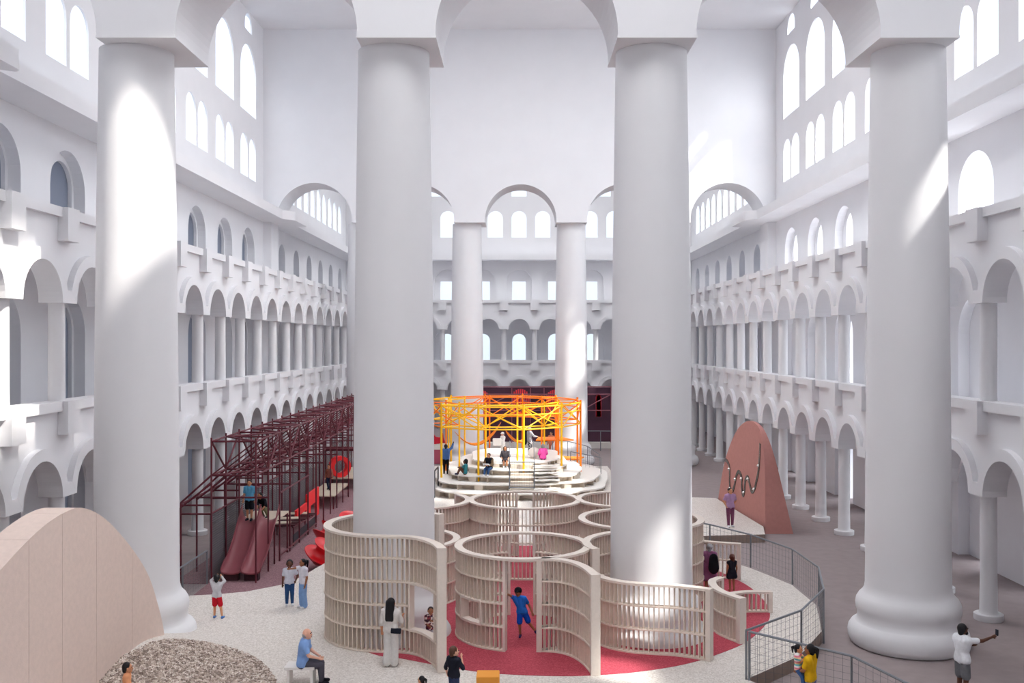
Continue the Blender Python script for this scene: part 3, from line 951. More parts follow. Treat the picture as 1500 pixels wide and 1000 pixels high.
mxm = nt.nodes.new('ShaderNodeMath'); mxm.operation = 'MAXIMUM'
nt.links.new(g1.outputs[0], mxm.inputs[0]); nt.links.new(g2.outputs[0], mxm.inputs[1])
nt.links.new(mxm.outputs[0], mx.inputs[0]); nt.links.new(tr.outputs[0], mx.inputs[1]); nt.links.new(b.outputs[0], mx.inputs[2])
nt.links.new(mx.outputs[0], nt.nodes['Material Output'].inputs[0])
m = MB(); m.span(R0-0.06,R0-0.045,YS[0],YS[-1],0.02,2.46); o = m.build('safety_net', NETM, root); o.data.transform(inv); o['label'] = 'dark grey woven net'

def slide(label, x0):
    """open chute that comes down towards the viewer"""
    w = 0.72; prof = [(38.45,1.72),(38.15,1.7),(37.85,1.56),(37.4,1.2),(36.9,0.82),(36.4,0.52),(35.95,0.36),(35.62,0.3)]
    prof = smooth_line(prof, 5); n = len(prof)
    root = thing('slide', label, 'slide', (x0, 35.6, 0), 0, 'burgundy slides')
    sec = []
    for k in range(13):
        t = PI*k/12; sec.append((-math.cos(t)*w/2*0.94, 1-math.sin(t)**0.6))
    vs = []; ns = len(sec)
    for i, (y, z) in enumerate(prof):
        f = i/(n-1); rim = 0.26 + 0.34*max(0, 1-f/0.22)**1.2 + 0.03*math.sin(f*9)
        if f > 0.85: rim *= max(0.5, 1-(f-0.85)*3)
        for (dx, h) in sec: vs.append((dx, y-35.6, z+h*rim))
        for (dx, h) in reversed(sec): vs.append((dx*1.09, y-35.6, z+h*rim-0.05*(1-h)))
    fs = []; t2 = 2*ns
    for i in range(n-1):
        for k in range(t2): fs.append((i*t2+k, i*t2+(k+1)%t2, (i+1)*t2+(k+1)%t2, (i+1)*t2+k))
    fs += [tuple(range(t2-1,-1,-1)), tuple(range((n-1)*t2, n*t2))]
    m = MB(); m.add(vs, fs); m.build('chute', BURGL, root, smooth=True, angle=60)
    m = MB(); m.box((0,0.25,0.14), (0.5,0.3,0.28)); m.build('foot', mat('dark_foot', srgb(62,30,38), 0.7), root)
    return root
slide('left one of the two burgundy slides, below the boy in light blue', -10.25)
slide('right one of the two burgundy slides, below the crouching child', -9.53)
DECKM = mat('pale_deck', srgb(196, 182, 164), 0.8, noise=0.05, nscale=5)
def deck(label, x0, x1, y0, y1, z0, z1=None, legs=True):
    z1 = z0 if z1 is None else z1
    root = thing('deck', label, 'deck', (x0, y0, 0))
    m = MB(); m.add([(0,0,z0-0.06),(x1-x0,0,z0-0.06),(x1-x0,y1-y0,z1-0.06),(0,y1-y0,z1-0.06),(0,0,z0),(x1-x0,0,z0),(x1-x0,y1-y0,z1),(0,y1-y0,z1)],
                    [(0,3,2,1),(4,5,6,7),(0,1,5,4),(1,2,6,5),(2,3,7,6),(3,0,4,7)])
    m.build('boards', DECKM, root)
    if legs:
        for dx in (0.05, x1-x0-0.05):
            for dy, z in ((0.05,z0),(y1-y0-0.05,z1)):
                m = MB(); m.bar((dx,dy,0),(dx,dy,z-0.05),0.035,5); m.build('leg', BURG, root)
    return root
deck('pale deck at the top of the two burgundy slides', -10.7, -9.3, 38.35, 40.6, 1.7)
deck('pale deck under the scaffold where a person stands alone', -10.7, -9.33, 50.9, 55.4, 0.72)
deck('farthest pale deck under the scaffold, beside the red hoop', -10.7, -9.33, 57.5, 62.5, 0.72)
# ladder bridge that slopes down behind the slides
root = thing('ladder_bridge', 'sloping bridge of dark rungs and pale boards behind the slides', 'bridge', (-10.0, 41.7, 0))
for s in (-0.62, 0.62):
    m = MB(); m.bar((s,0,0.82),(s,4.8,0.55),0.04,5); m.build('beam', BURG, root)
for k in range(9):
    m = MB(); m.box((0, 0.3+0.52*k, 0.86-0.27*(0.3+0.52*k)/4.8), (1.3,0.17,0.07)); m.build('rung', mat('dark_rung', srgb(74,38,44), 0.6), root)
for k in (0.8, 2.4, 4.2):
    m = MB(); m.box((-0.1, k, 0.915-0.27*k/4.8), (0.9,0.5,0.03), 0.2); m.build('board', DECKM, root)
m = MB(); m.span(0.63,0.66,0,4.8,0.15,0.5); m.build('side_panel', mat('dark_panel', srgb(70,64,70), 0.8), root)
for s in (-0.62,0.62):
    for yy in (0.1, 2.4, 4.7):
        m = MB(); m.bar((s,yy,0),(s,yy,0.82-0.27*yy/4.8),0.03,5); m.build('leg', BURG, root)
REDP = mat('bright_red_panel', srgb(238, 46, 50), 0.5)
m = MB(); poly = [(44.6,0.72),(44.6,1.02),(46.9,1.02),(46.9,1.38),(49.6,1.38),(49.6,0.0),(49.0,0.0),(49.0,0.75),(47.6,0.75),(47.6,0.35),(46.6,0.35),(46.6,0.72)]
m.slab(poly, lambda u, v, w: (-9.95+w, u, v), 0, 0.1); tag(m.build('stepped_screen', REDP), 'bright red stepped screen under the burgundy scaffold', 'screen')
m = MB(); N = 28; vs = []; fs = []
for i in range(N):
    t = 2*PI*i/N
    for r, d in ((0.62,-0.22),(0.62,0.22),(0.38,0.22),(0.38,-0.22)): vs.append((r*math.cos(t)*1.0, d, r*math.sin(t)))
for i in range(N):
    j = (i+1) % N
    for k in range(4): fs.append((i*4+k, i*4+(k+1)%4, j*4+(k+1)%4, j*4+k))
m.add(vs, fs); o = m.build('hoop', REDP); o.location = (-10.3, 57.9, 1.33); o.rotation_euler = (0,0,0.5)
tag(o, 'bright red hoop standing on the farthest scaffold deck', 'hoop')
REDS = mat('red_spinning_seat', srgb(214, 24, 34), 0.32, spec=0.5)
def spin_seat(label, loc, tilt, rz):
    m = MB()
    m.lathe([(0.02,0.0),(0.1,0.015),(0.42,0.22),(0.5,0.29),(0.49,0.31),(0.40,0.29),(0.28,0.33),(0.22,0.42),(0.24,0.52),(0.33,0.60),(0.37,0.66),(0.35,0.665),(0.26,0.60),(0.05,0.57)], n=32)
    o = m.build('spinning_seat', REDS, smooth=True, angle=60); o.location = loc; o.rotation_euler = (tilt, 0, rz)
    o.scale = (1.35,1.35,1.35)
    tag(o, label, 'seat'); return o
spin_seat('red bobbin-shaped spinning seat leaning beside the tallest slatted fence', (-7.62,37.75,0.16), 0.55, 1.25)
spin_seat('red bobbin-shaped spinning seat farther back, half hidden by the tallest fence', (-8.05,41.3,0.16), 0.55, 2.3)
spin_seat('farthest red spinning seat, only its rim showing over the tallest fence', (-7.5,43.8,0.14), 0.5, 0.6)

# ---------------------------------------------------------------- tiered white stage
STAGEW = mat('stage_white', srgb(232, 228, 222), 0.75, noise=0.02, nscale=4, spec=0.2)
STAGER = mat('stage_riser', srgb(206, 194, 180), 0.8, noise=0.03, nscale=4)
root = thing('stage', 'white tiered round stage with shelf-like steps under the yellow scaffold', 'stage', (-0.1, 58.2, 0))
tiers = [(6.5,0.72,5.4),(5.6,1.05,4.75),(5.2,1.38,3.75),(4.65,1.70,3.05),(3.7,1.98,2.55)]
zprev = PZ
for k, (ry, z, rx) in enumerate(tiers):
    out = []
    for i in range(72):
        t = 2*PI*i/72
        wob = 1 + 0.03*math.sin(3*t+k*1.7) + 0.022*math.sin(8*t+k)
        cx_, sy_ = math.cos(t), math.sin(t)
        out.append((rx*math.copysign(abs(cx_)**0.66, cx_)*wob, ry*math.copysign(abs(sy_)**0.66, sy_)*wob))
    m = MB(); m.prism(out, z-0.07, z); m.build('step_slab', STAGEW, root)
    inn = [(p[0]*0.9, p[1]*0.9) for p in out]
    m = MB(); m.prism([(p[0]*0.92, p[1]*0.92) for p in out], zprev if k else PZ, z-0.06); rz_ = m.build('riser', STAGER, root)
    for i in range(36, 72, 3):                      # upright shelf dividers, some bays closed
        p = inn[i]; q = out[i]; t = math.atan2(q[1], q[0])
        wide = 0.05 if (i//3+k) % 3 else 0.45
        m = MB(); m.box(((p[0]*0.52+q[0]*0.48), (p[1]*0.52+q[1]*0.48), (zprev+z-0.07)/2), (math.dist(p,q)*0.9, wide, z-0.07-zprev), t)
        m.build('divider', STAGER, rz_)
    zprev = z
# half-step boards on the right front
for k in range(4):
    z = tiers[k][1]+0.33
    pts = [ (1.0+0.2*i, -tiers[k][0]+0.12+0.04*i+0.08*math.sin(i*1.6+k)) for i in range(8)]
    pts = smooth_line(pts, 4); m = MB(); m.prism(pts+[(p[0], p[1]+0.5) for p in reversed(pts)], z-0.05-0.15, z-0.15); m.build('half_step', STAGEW, root)
op_ = [(-0.8+4.9*math.cos(2*PI*i/48), 60.4+5.3*math.sin(2*PI*i/48)) for i in range(48)]
tag(plan_slab(op_, PZ, PZ+0.01, mat('orange_rubber', srgb(236,150,60), 0.9, noise=0.06, nscale=20), None, 'rubber_surface'), 'round orange floor around and behind the white tiered stage', 'play surface')
# boxed stair with a gate at the front
root2 = thing('stair_gate', 'steel framed gate and stair at the front of the white stage', 'gate', (0.27, 52.2, 0.86))
for s in (-0.65, 0.65):
    m = MB(); m.bar((s,0,0),(s,0,1.45),0.035,5); m.build('post', STEEL, root2)
    m = MB(); m.bar((s,0,1.42),(s,2.2,2.3),0.025,5); m.build('handrail', STEEL, root2)
m = MB(); m.bar((-0.65,0,1.42),(0.65,0,1.42),0.03,5); m.build('top_rail', STEEL, root2)
m = MB(); m.bar((-0.65,0,0.08),(0.65,0,0.08),0.035,5); m.build('bottom_rail', STEEL, root2)
m = MB()
for k in range(1,10): m.bar((-0.65+0.13*k,0,0.08),(-0.65+0.13*k,0,1.42),0.004,4)
for k in range(1,10): m.bar((-0.65,0,0.08+0.134*k),(0.65,0,0.08+0.134*k),0.004,4)
m.build('cable_mesh', WIRE, root2, weld=False)
m = MB(); m.span(-0.7,0.7,-0.05,0.4,PZ-0.86,0.0); m.build('stair_base', STAGER, root2)
for k in range(3):
    m = MB(); m.span(-0.6,0.6,0.4+0.65*k,1.05+0.65*k,PZ-0.86,0.3+0.37*k); m.build('stair_tread', STAGER, root2)
t = MB(); t.sphere((0,0,0.3), 0.34, 16, 10, (1,1,0.9)); o = t.build('pouf', mat('white_pouf', srgb(238,236,234), 0.7), smooth=True); o.location = (0.98, 56.6, 1.99)
tag(o, 'white ball-shaped pouf on the stage beside the pink sweater', 'pouf')

# ---------------------------------------------------------------- yellow and orange ring scaffold
YEL = mat('yellow_steel', srgb(255, 196, 26), 0.45, spec=0.3)
ORA = mat('orange_steel', srgb(255, 132, 22), 0.45, spec=0.3)
SC = (-0.85, 59.3); NP = 12
root = thing('ring_scaffold', 'yellow and orange ring of tube scaffold standing around the white stage', 'scaffold', (SC[0], SC[1], 0))
RO, RI = 5.75, 4.15
def rp(r, i, z, sx=0.82): 
    t = 2*PI*(i+0.5)/NP - PI/2
    return (r*math.cos(t)*sx, r*math.sin(t), z)
def ycol(i): 
    t = (i % NP)
    return ORA if t in (2,3,4,5,6,9) else YEL
for i in range(NP):
    mt = ycol(i)
    for r in (RO, RI):
        m = MB(); b = rp(r,i,0.36); m.bar(b, rp(r,i,5.2), 0.06 if r == RO else 0.05, 6); m.build('post', mt, root)
        for z in ((5.05, 3.84, 4.62) if r == RO else (5.05, 3.84)):
            m = MB(); m.bar(rp(r,i,z), rp(r,i+1,z), 0.042, 5); m.build('chord', mt, root)
        for za, zb in (((5.05,3.84),(3.84,5.05)) if r == RO and mt == YEL else (((5.05,3.84),) if i % 2 == 0 else ((3.84,5.05),))):
            m = MB(); m.bar(rp(r,i,za), rp(r,i+1,zb), 0.036, 5); m.build('brace', mt, root)
    for z in (5.05, 3.84):
        m = MB(); m.bar(rp(RO,i,z), rp(RI,i,z), 0.036, 5); m.build('crossbar', mt, root)
    m = MB(); m.bar(rp(RO,i,5.05), rp(RI,i+1,3.84), 0.036, 5); m.build('cross_brace', mt, root)
# hammocks and orange trays hung in the ring
HAM = mat('orange_hammock', srgb(240, 140, 40), 0.7)
def hammock(label, a, b, sag, w):
    m = MB(); a = Vector(a); b = Vector(b); d = (b-a).normalized(); nrm = Vector((-d.y, d.x, 0)).normalized()
    vs = []; N = 12
    for i in range(N+1):
        f = i/N; p = a.lerp(b, f) - Vector((0,0,sag*4*f*(1-f))); ww = w*(0.12+0.88*math.sin(PI*f)**0.6)
        for s, dz in ((-1,0.0),(-0.5,-0.08),(0.5,-0.08),(1,0.0)): vs.append(p + nrm*ww*s/2 + Vector((0,0,dz*math.sin(PI*f))))
        for s, dz in ((1,-0.02),(0.5,-0.1),(-0.5,-0.1),(-1,-0.02)): vs.append(p + nrm*ww*s/2 + Vector((0,0,dz*math.sin(PI*f)-0.015)))
    fs = [(i*8+k, i*8+(k+1)%8, i*8+8+(k+1)%8, i*8+8+k) for i in range(N) for k in range(8)]
    m.add(vs, fs); tag(m.build('hammock', HAM, weld=False), label, 'hammock')
hammock('orange hammock slung left of the white figure on the stage', (-3.9,62.2,3.0), (-1.0,62.9,3.5), 1.05, 0.9)
hammock('orange hammock slung between the white figure and the gate', (-0.7,62.9,3.0), (0.95,63.6,2.75), 0.6, 0.9)
m = MB(); m.prism([(0,0),(1.9,0.3),(2.3,1.6),(0.5,2.0)], 0, 0.07); o = m.build('platform_tray', HAM); o.location = (1.9,60.5,1.35)
tag(o, 'orange triangular tray right of the pink sweater', 'tray')
m = MB(); m.prism([(0,0),(2.4,0.2),(1.6,2.2),(0.2,1.8)], 0, 0.07); o = m.build('platform_tray', ORA); o.location = (1.2,62.6,2.35)
tag(o, 'upper orange tray beside the person in orange', 'tray')

# ---------------------------------------------------------------- far court: burgundy screen, red sculpture
PURP = mat('plum_screen', srgb(84, 54, 70), 0.75, noise=0.04, nscale=2)
PURPD = mat('plum_tube', srgb(150, 92, 104), 0.5)
REDC = mat('red_slats', srgb(246, 74, 88), 0.6)
root = thing('screen_wall', 'dark plum screen wall in the far court with red slatted arches', 'screen', (0, 81, 0))
m = MB(); m.span(-3.6,13.5,0,0.2,0.45,4.85); m.build('panel', PURP, root)
m = MB(); m.span(-3.9,13.8,-0.9,0.4,0.0,0.45); m.build('plinth', STAGEW, root)
for cxx, w in ((-2.85,0.55), (0.3,0.68), (3.05,0.6), (6.65,0.16)):
    a = MB()
    for k in range(9):
        x = cxx - w + 2*w*k/8; h = math.sqrt(max(0.0, w*w-(x-cxx)**2))
        a.span(x-0.058,x+0.058,-0.07,-0.005,2.5,4.1+h*0.95)
    a.build('red_arch', REDC, root)
m = MB()
for x in (-3.2,-0.4,1.1,2.2,5.2,7.6,10.5): m.bar((x,-0.8,0.45),(x,-0.8,4.9),0.045,5)
m.build('tubes', PURPD, root, weld=False)
for z in (4.95,4.35,3.05):
    m = MB(); m.bar((-3.6,-0.8,z),(13.5,-0.8,z),0.05,5); m.build('rail', PURPD, root)
m = MB()
for xa, xb in ((-3.2,-0.4),(2.2,-0.4),(5.2,2.2),(5.2,7.6),(10.5,7.6)): m.bar((xa,-0.8,3.05),(xb,-0.8,4.35),0.045,5)
m.build('brace', PURPD, root, weld=False)
guard_rail('low steel rail in front of the plum screen at right', [(3.6,78.5),(6.6,78.4),(9.0,78.2)], [0,0,0], [1.55,1.55,1.55], wires=False, rail_r=0.035)
guard_rail('curved steel rail right of the stage beneath the sunlit far column', [(2.4,67.0),(3.4,66.4),(4.6,64.6),(5.15,62.2)], [PZ,PZ,PZ,PZ], [1.95,1.95,1.8,1.55], spacing=0.4, rail_r=0.025)
guard_rail('straight low steel rail right of the stage steps', [(3.25,60.2),(5.0,59.2)], [1.06,0.73], [1.95,1.7], spacing=0.25, rail_r=0.025)
guard_rail('black guard rail at the left end of the stage beside the man in blue', [(-4.35,52.6),(-4.3,54.4)], [PZ,PZ], [1.75,1.75], spacing=0.3, rail_r=0.04, material=mat('black_steel', srgb(40,40,46), 0.5))
REDSC = mat('crimson_sculpture', srgb(196, 30, 52), 0.6)
root = thing('rocking_sculpture', 'crimson jagged sculpture on a pink box beyond the left end of the stage', 'sculpture', (-5.6, 70, 0))
m = MB(); m.span(-1.3,0.9,0,0.9,0,1.0); m.build('box', mat('rose_box', srgb(186,92,112), 0.8), root)
m = MB(); m.span(-1.4,1.0,-0.05,1.0,1.0,1.35); m.build('ledge', STAGEW, root)
for dx, flip in ((-0.9,1),(0.1,-1)):
    poly = [(-0.55,0.1),(0.45,0.0),(0.6,0.35),(0.5,0.85),(0.3,0.6),(-0.05,0.55),(-0.35,0.95),(-0.4,0.5)]
    m = MB(); m.slab([(p[0]*flip*0.8+dx, p[1]*0.85+1.35) for p in poly], lambda u, v, w: (u, 0.3+w, v), 0, 0.3); m.build('fin', REDSC, root)

# ================================================================== PEOPLE
def capsule(mb, a, b, ra, rb, n=10):
    a = Vector(a); b = Vector(b); d = b-a
    L = d.length
    if L < 1e-6: d = Vector((0,0,1))
    d = d.normalized()
    up = Vector((0,0,1)) if abs(d.z) < 0.9 else Vector((0,1,0))
    u = d.cross(up).normalized(); w = u.cross(d)
    vs = []; rings = []
    for k in range(5): rings.append((a, ra, -PI/2 + PI/2*k/4))
    for k in range(5): rings.append((b, rb, PI/2*k/4))
    for p, r, t in rings:
        rr = max(r*math.cos(t), r*0.02); c = p + d*(r*math.sin(t))
        for i in range(n):
            q = 2*PI*i/n; vs.append(c + (u*math.cos(q)+w*math.sin(q))*rr)
    fs = [(k*n+i, k*n+(i+1)%n, (k+1)*n+(i+1)%n, (k+1)*n+i) for k in range(9) for i in range(n)]
    fs += [tuple(range(n-1,-1,-1)), tuple(range(9*n, 10*n))]
    mb.add(vs, fs)

def fuse(name, mb, voxel, material, parent, smooth_it=4):
    """union of overlapping volumes as one continuous skin"""
    tmp = bpy.data.objects.new('tmp', mb.mesh('tmp', None, weld=False)); COL.objects.link(tmp)
    r = tmp.modifiers.new('r', 'REMESH'); r.mode = 'VOXEL'; r.voxel_size = voxel; r.use_smooth_shade = True
    s = tmp.modifiers.new('s', 'SMOOTH'); s.iterations = smooth_it; s.factor = 0.5
    dg = bpy.context.evaluated_depsgraph_get(); dg.update()
    me = bpy.data.meshes.new_from_object(tmp.evaluated_get(dg))
    me.name = name; me.materials.clear(); me.materials.append(material)
    old = tmp.data; bpy.data.objects.remove(tmp); bpy.data.meshes.remove(old)
    o = bpy.data.objects.new(name, me); COL.objects.link(o); o.parent = parent
    return o

SKIN = {k: mat('skin_'+k, srgb(*c), 0.6, spec=0.25) for k, c in dict(fair=(226,172,148), tan=(206,146,110), brown=(158,106,78), deep=(92,60,46)).items()}
def cloth(r, g, b, nz=0.06): return mat('cloth_%d_%d_%d' % (r,g,b), srgb(r,g,b), 0.9, noise=nz, nscale=14, spec=0.1)
HAIR = {k: mat('hair_'+k, srgb(*c), 0.55, noise=0.15, nscale=30) for k, c in dict(black=(24,22,26), brown=(84,52,38), auburn=(96,54,44), grey=(150,150,154), dark=(40,32,32)).items()}
EYEM = mat('eye_dark', srgb(28,22,22), 0.3)

BASE = dict(hipL=(-.052,0,.515), hipR=(.052,0,.515), kneeL=(-.056,.012,.285), kneeR=(.056,.012,.285), ankL=(-.058,-.008,.045), ankR=(.058,-.008,.045),
            shL=(-.105,0,.80), shR=(.105,0,.80), elL=(-.142,-.012,.635), elR=(.142,-.012,.635), wrL=(-.152,.03,.49), wrR=(.152,.03,.49), neck=(0,.0,.845), head=(0,.012,.922))
def person(label, loc, theta, H, skin, top, sleeve, bottom, bkind, shoes, hair, hkind, pose=None, drop=0.0, lean=(0,0), look=0.0, child=False, toes=None, voxel=None, hat=None, jacket=None, dress_hem=0.30, wide=1.0):
    J = {k: list(v) for k, v in BASE.items()}
    for k in J:
        if k[:3] in ('hip',) or k[:2] in ('sh','el','wr') or k in ('neck','head'): J[k][2] -= drop
    lx, ly = lean                                  # the trunk tips over the hips
    for k in J:
        if k[:2] in ('sh','el','wr') or k in ('neck','head'):
            h = J[k][2]-(BASE['hipL'][2]-drop)
            J[k][0] += lx*h; J[k][1] += ly*h
    for k, v in (pose or {}).items(): J[k] = list(v)
    V = {k: Vector(v)*H for k, v in J.items()}
    root = thing('person', label, 'person', loc, math.radians(theta))
    vx = voxel or max(0.009, 0.0085*H)
    hs = 1.22 if child else 1.0
    look = math.radians(look); fx, fy = -math.sin(look), math.cos(look)
    Hc = V['head'] + Vector((0,0,0.012*H if child else 0))
    F = Vector((fx,fy,0)); S = Vector((fy,-fx,0))
    chest = (V['shL']+V['shR'])/2; pel = (V['hipL']+V['hipR'])/2
    b = MB()
    def cap(m, p, q, r1, r2): capsule(m, p, q, r1*H, r2*H)
    # head with jaw, nose, ears
    b.sphere(tuple(Hc), 0.06*H*hs, 14, 10, (0.92,1.02,1.16))
    cap(b, Hc+F*0.022*H*hs-Vector((0,0,0.03*H*hs)), Hc+F*0.036*H*hs-Vector((0,0,0.05*H*hs)), 0.04*hs, 0.026*hs)
    cap(b, Hc+F*0.058*H*hs+Vector((0,0,0.004*H)), Hc+F*0.068*H*hs-Vector((0,0,0.014*H*hs)), 0.007*hs, 0.012*hs)
    for s in (-1,1): cap(b, Hc+S*s*0.056*H*hs+Vector((0,0,0.006*H)), Hc+S*s*0.058*H*hs-Vector((0,0,0.016*H)), 0.012*hs, 0.008*hs)
    cap(b, V['neck']-Vector((0,0,0.03*H)), Hc-Vector((0,0,0.03*H)), 0.034, 0.033)
    def trunk(m, e):
        up = chest-pel
        for s, sh, hp in ((-1,'shL','hipL'),(1,'shR','hipR')):
            inn = V[sh]*0.78+chest*0.22
            cap(m, inn-up*0.05, pel*0.5+V[hp]*0.5+up*0.42, 0.052*wide+e, 0.05*wide+e)
            cap(m, pel*0.5+V[hp]*0.5+up*0.42, V[hp]+up*0.06, 0.05*wide+e, 0.055*wide+e)
            cap(m, V['neck']-Vector((0,0,0.025*H)), V[sh], 0.034+e, 0.034+e)
        cap(m, chest-up*0.08, pel+up*0.05, 0.056*wide+e, 0.056*wide+e)
    trunk(b, 0.0)
    for s in 'LR':
        cap(b, V['sh'+s], V['el'+s], 0.033, 0.026); cap(b, V['el'+s], V['wr'+s], 0.026, 0.017)
        cap(b, V['hip'+s], V['knee'+s], 0.053, 0.036); cap(b, V['knee'+s], V['ank'+s], 0.037, 0.023)
        td = Vector((toes or {}).get(s, (0.01 if s == 'R' else -0.01, 0.085, -0.022)))*H
        cap(b, V['ank'+s]-Vector((0,0,0.015*H)), V['ank'+s]+td, 0.022, 0.017)
        # hand: palm, four unequal fingers, thumb
        d = (V['wr'+s]-V['el'+s]).normalized(); side = d.cross(Vector((0,1,0.2))).normalized()
        nrm = side.cross(d).normalized()
        palm = V['wr'+s]+d*0.04*H
        for q in (-1,-0.33,0.33,1): cap(b, V['wr'+s]+side*q*0.006*H, palm+side*q*0.013*H, 0.012, 0.0105)
        for q, L in ((-1,0.030),(-0.33,0.039),(0.33,0.042),(1,0.036)):
            k0 = palm+side*q*0.016*H; k1 = k0+(d*0.85+nrm*0.35).normalized()*L*0.55*H; k2 = k1+(d*0.5+nrm*0.8).normalized()*L*0.45*H
            cap(b, k0, k1, 0.0072, 0.0066); cap(b, k1, k2, 0.0066, 0.0056)
        ts = 1 if s == 'L' else -1
        cap(b, V['wr'+s]+d*0.012*H+side*ts*0.014*H, V['wr'+s]+d*0.03*H+side*ts*0.034*H+nrm*0.012*H, 0.0085, 0.0068)
    body = fuse('body', b, vx, SKIN[skin], root, 3)
    for s in (-1,1):
        e = MB(); e.sphere(tuple(Hc+F*0.058*H*hs+S*s*0.024*H*hs+Vector((0,0,0.012*H))), 0.0075*H*hs, 8, 6)
        e.build('eye', EYEM, body)
    lp = MB(); capsule(lp, Hc+F*0.066*H*hs-Vector((0,0,0.036*H*hs))-S*0.014*H, Hc+F*0.066*H*hs-Vector((0,0,0.036*H*hs))+S*0.014*H, 0.005*H, 0.005*H, 6)
    lp.build('mouth', mat('lips', srgb(150,84,76), 0.5), body)
    # clothes
    if top:
        m = MB(); trunk(m, 0.016)
        for s in 'LR':
            sh, el, wr = V['sh'+s], V['el'+s], V['wr'+s]
            if sleeve == 'short': cap(m, sh, sh.lerp(el,0.62), 0.043, 0.042)
            elif sleeve == 'elbow': cap(m, sh, el, 0.043, 0.038); cap(m, el, el.lerp(wr,0.2), 0.038, 0.034)
            elif sleeve == 'long': cap(m, sh, el, 0.043, 0.037); cap(m, el, el.lerp(wr,0.93), 0.037, 0.028)
        if sleeve == 'dress_long':
            for s in 'LR':
                cap(m, V['sh'+s], V['el'+s], 0.043, 0.037); cap(m, V['el'+s], V['el'+s].lerp(V['wr'+s],0.93), 0.037, 0.028)
        if bkind == 'dress':
            for s in 'LR':
                for q in (0.0, 0.5, 1.0):
                    x = V['hip'+s].x*(0.4+1.1*q)
                    cap(m, (x*0.8, V['hip'+s].y, V['hip'+s].z+0.04*H), (x*1.25, V['hip'+s].y, dress_hem*H), 0.058, 0.066)
        fuse('dress' if bkind == 'dress' else 'top', m, vx, top, root, 3)
    if jacket:
        m = MB()
        for s in 'LR':
            inn = V['sh'+s]*0.8+chest*0.2
            cap(m, inn-Vector((0,0.012*H,0)), V['hip'+s]+Vector((0.01*H*(1 if s == 'R' else -1),-0.012*H,0.06*H)), 0.062, 0.066)
            cap(m, V['sh'+s], V['el'+s], 0.05, 0.045); cap(m, V['el'+s], V['el'+s].lerp(V['wr'+s],0.9), 0.045, 0.034)
        fuse('jacket', m, vx, jacket, root, 3)
    if bkind in ('trousers','shorts','wide'):
        m = MB()
        for s in 'LR':
            hp, kn, an = V['hip'+s], V['knee'+s], V['ank'+s]
            cap(m, hp+Vector((0,0,0.035*H)), hp, 0.061*wide, 0.063*wide); cap(m, pel+Vector((0,0,0.03*H)), hp, 0.058*wide, 0.06*wide)
            if bkind == 'shorts': cap(m, hp, hp.lerp(kn,0.84), 0.063, 0.062)
            else:
                cap(m, hp, kn, 0.063, 0.048 if bkind == 'trousers' else 0.058)
                cap(m, kn, kn.lerp(an,0.93), 0.048 if bkind == 'trousers' else 0.058, 0.034 if bkind == 'trousers' else 0.06)
        fuse('shorts' if bkind == 'shorts' else 'trousers', m, vx, bottom, root, 3)
    if shoes:
        for s in 'LR':
            td = Vector((toes or {}).get(s, (0.01 if s == 'R' else -0.01, 0.085, -0.022)))*H
            m = MB(); cap(m, V['ank'+s]-Vector((0,0.012*H,0.016*H)), V['ank'+s]+td, 0.03, 0.023); cap(m, V['ank'+s], V['ank'+s]-Vector((0,0,0.01*H)), 0.03, 0.03)
            fuse('shoe', m, max(0.009, vx), shoes, root, 2)
    if hair:
        m = MB(); hc = Hc - F*0.016*H*hs + Vector((0,0,0.014*H*hs))
        if hkind != 'fringe':
            m.sphere(tuple(hc), 0.0635*H*hs, 14, 10, (1.0,1.0,1.08))
            capsule(m, Hc-F*0.03*H*hs, Hc-F*0.034*H*hs-Vector((0,0,0.04*H*hs)), 0.05*H*hs, 0.04*H*hs)
        else:
            m.sphere(tuple(Hc-F*0.02*H*hs-Vector((0,0,0.02*H*hs))), 0.06*H*hs, 12, 8, (1.0,0.8,0.7))
        if hkind == 'long':
            for s in (-1,0,1):
                capsule(m, hc-F*0.025*H+S*s*0.03*H, Vector((V['neck'].x,V['neck'].y,V['neck'].z))-F*0.062*H+S*s*0.036*H-Vector((0,0,0.15*H)), 0.042*H, 0.03*H)
        if hkind == 'ponytail':
            k = hc-F*0.066*H*hs+Vector((0,0,0.02*H))
            capsule(m, k, k-F*0.03*H-Vector((0,0,0.02*H)), 0.022*H, 0.026*H); capsule(m, k-F*0.03*H-Vector((0,0,0.02*H)), k-F*0.026*H-Vector((0,0,0.13*H)), 0.028*H, 0.014*H)
        if hkind == 'bun':
            k = hc-F*0.06*H*hs+Vector((0,0,0.012*H)); m.sphere(tuple(k), 0.034*H, 10, 8)
        if hkind == 'bob':
            for s in (-1,1): capsule(m, hc+S*s*0.036*H*hs, Hc+S*s*0.04*H*hs-F*0.012*H-Vector((0,0,0.045*H)), 0.04*H*hs, 0.03*H*hs)
        fuse('hair', m, max(0.008, 0.008*H), hair, root, 3)
    if hat:
        m = MB(); hc = Hc + Vector((0,0,0.022*H*hs)) - F*0.004*H
        m.sphere(tuple(hc), 0.066*H*hs, 14, 10, (1.0,1.02,0.9)); capsule(m, hc+F*0.05*H*hs, hc+F*0.088*H*hs-Vector((0,0,0.006*H)), 0.024*H, 0.016*H)
        fuse('cap', m, max(0.008, 0.008*H), hat, root, 3)
    root['J'] = 0; del root['J']
    return root, V
def world_pt(root, v):
    t = root.rotation_euler.z; c, s = math.cos(t), math.sin(t)
    return (root.location.x + v.x*c - v.y*s, root.location.y + v.x*s + v.y*c, root.location.z + v.z)

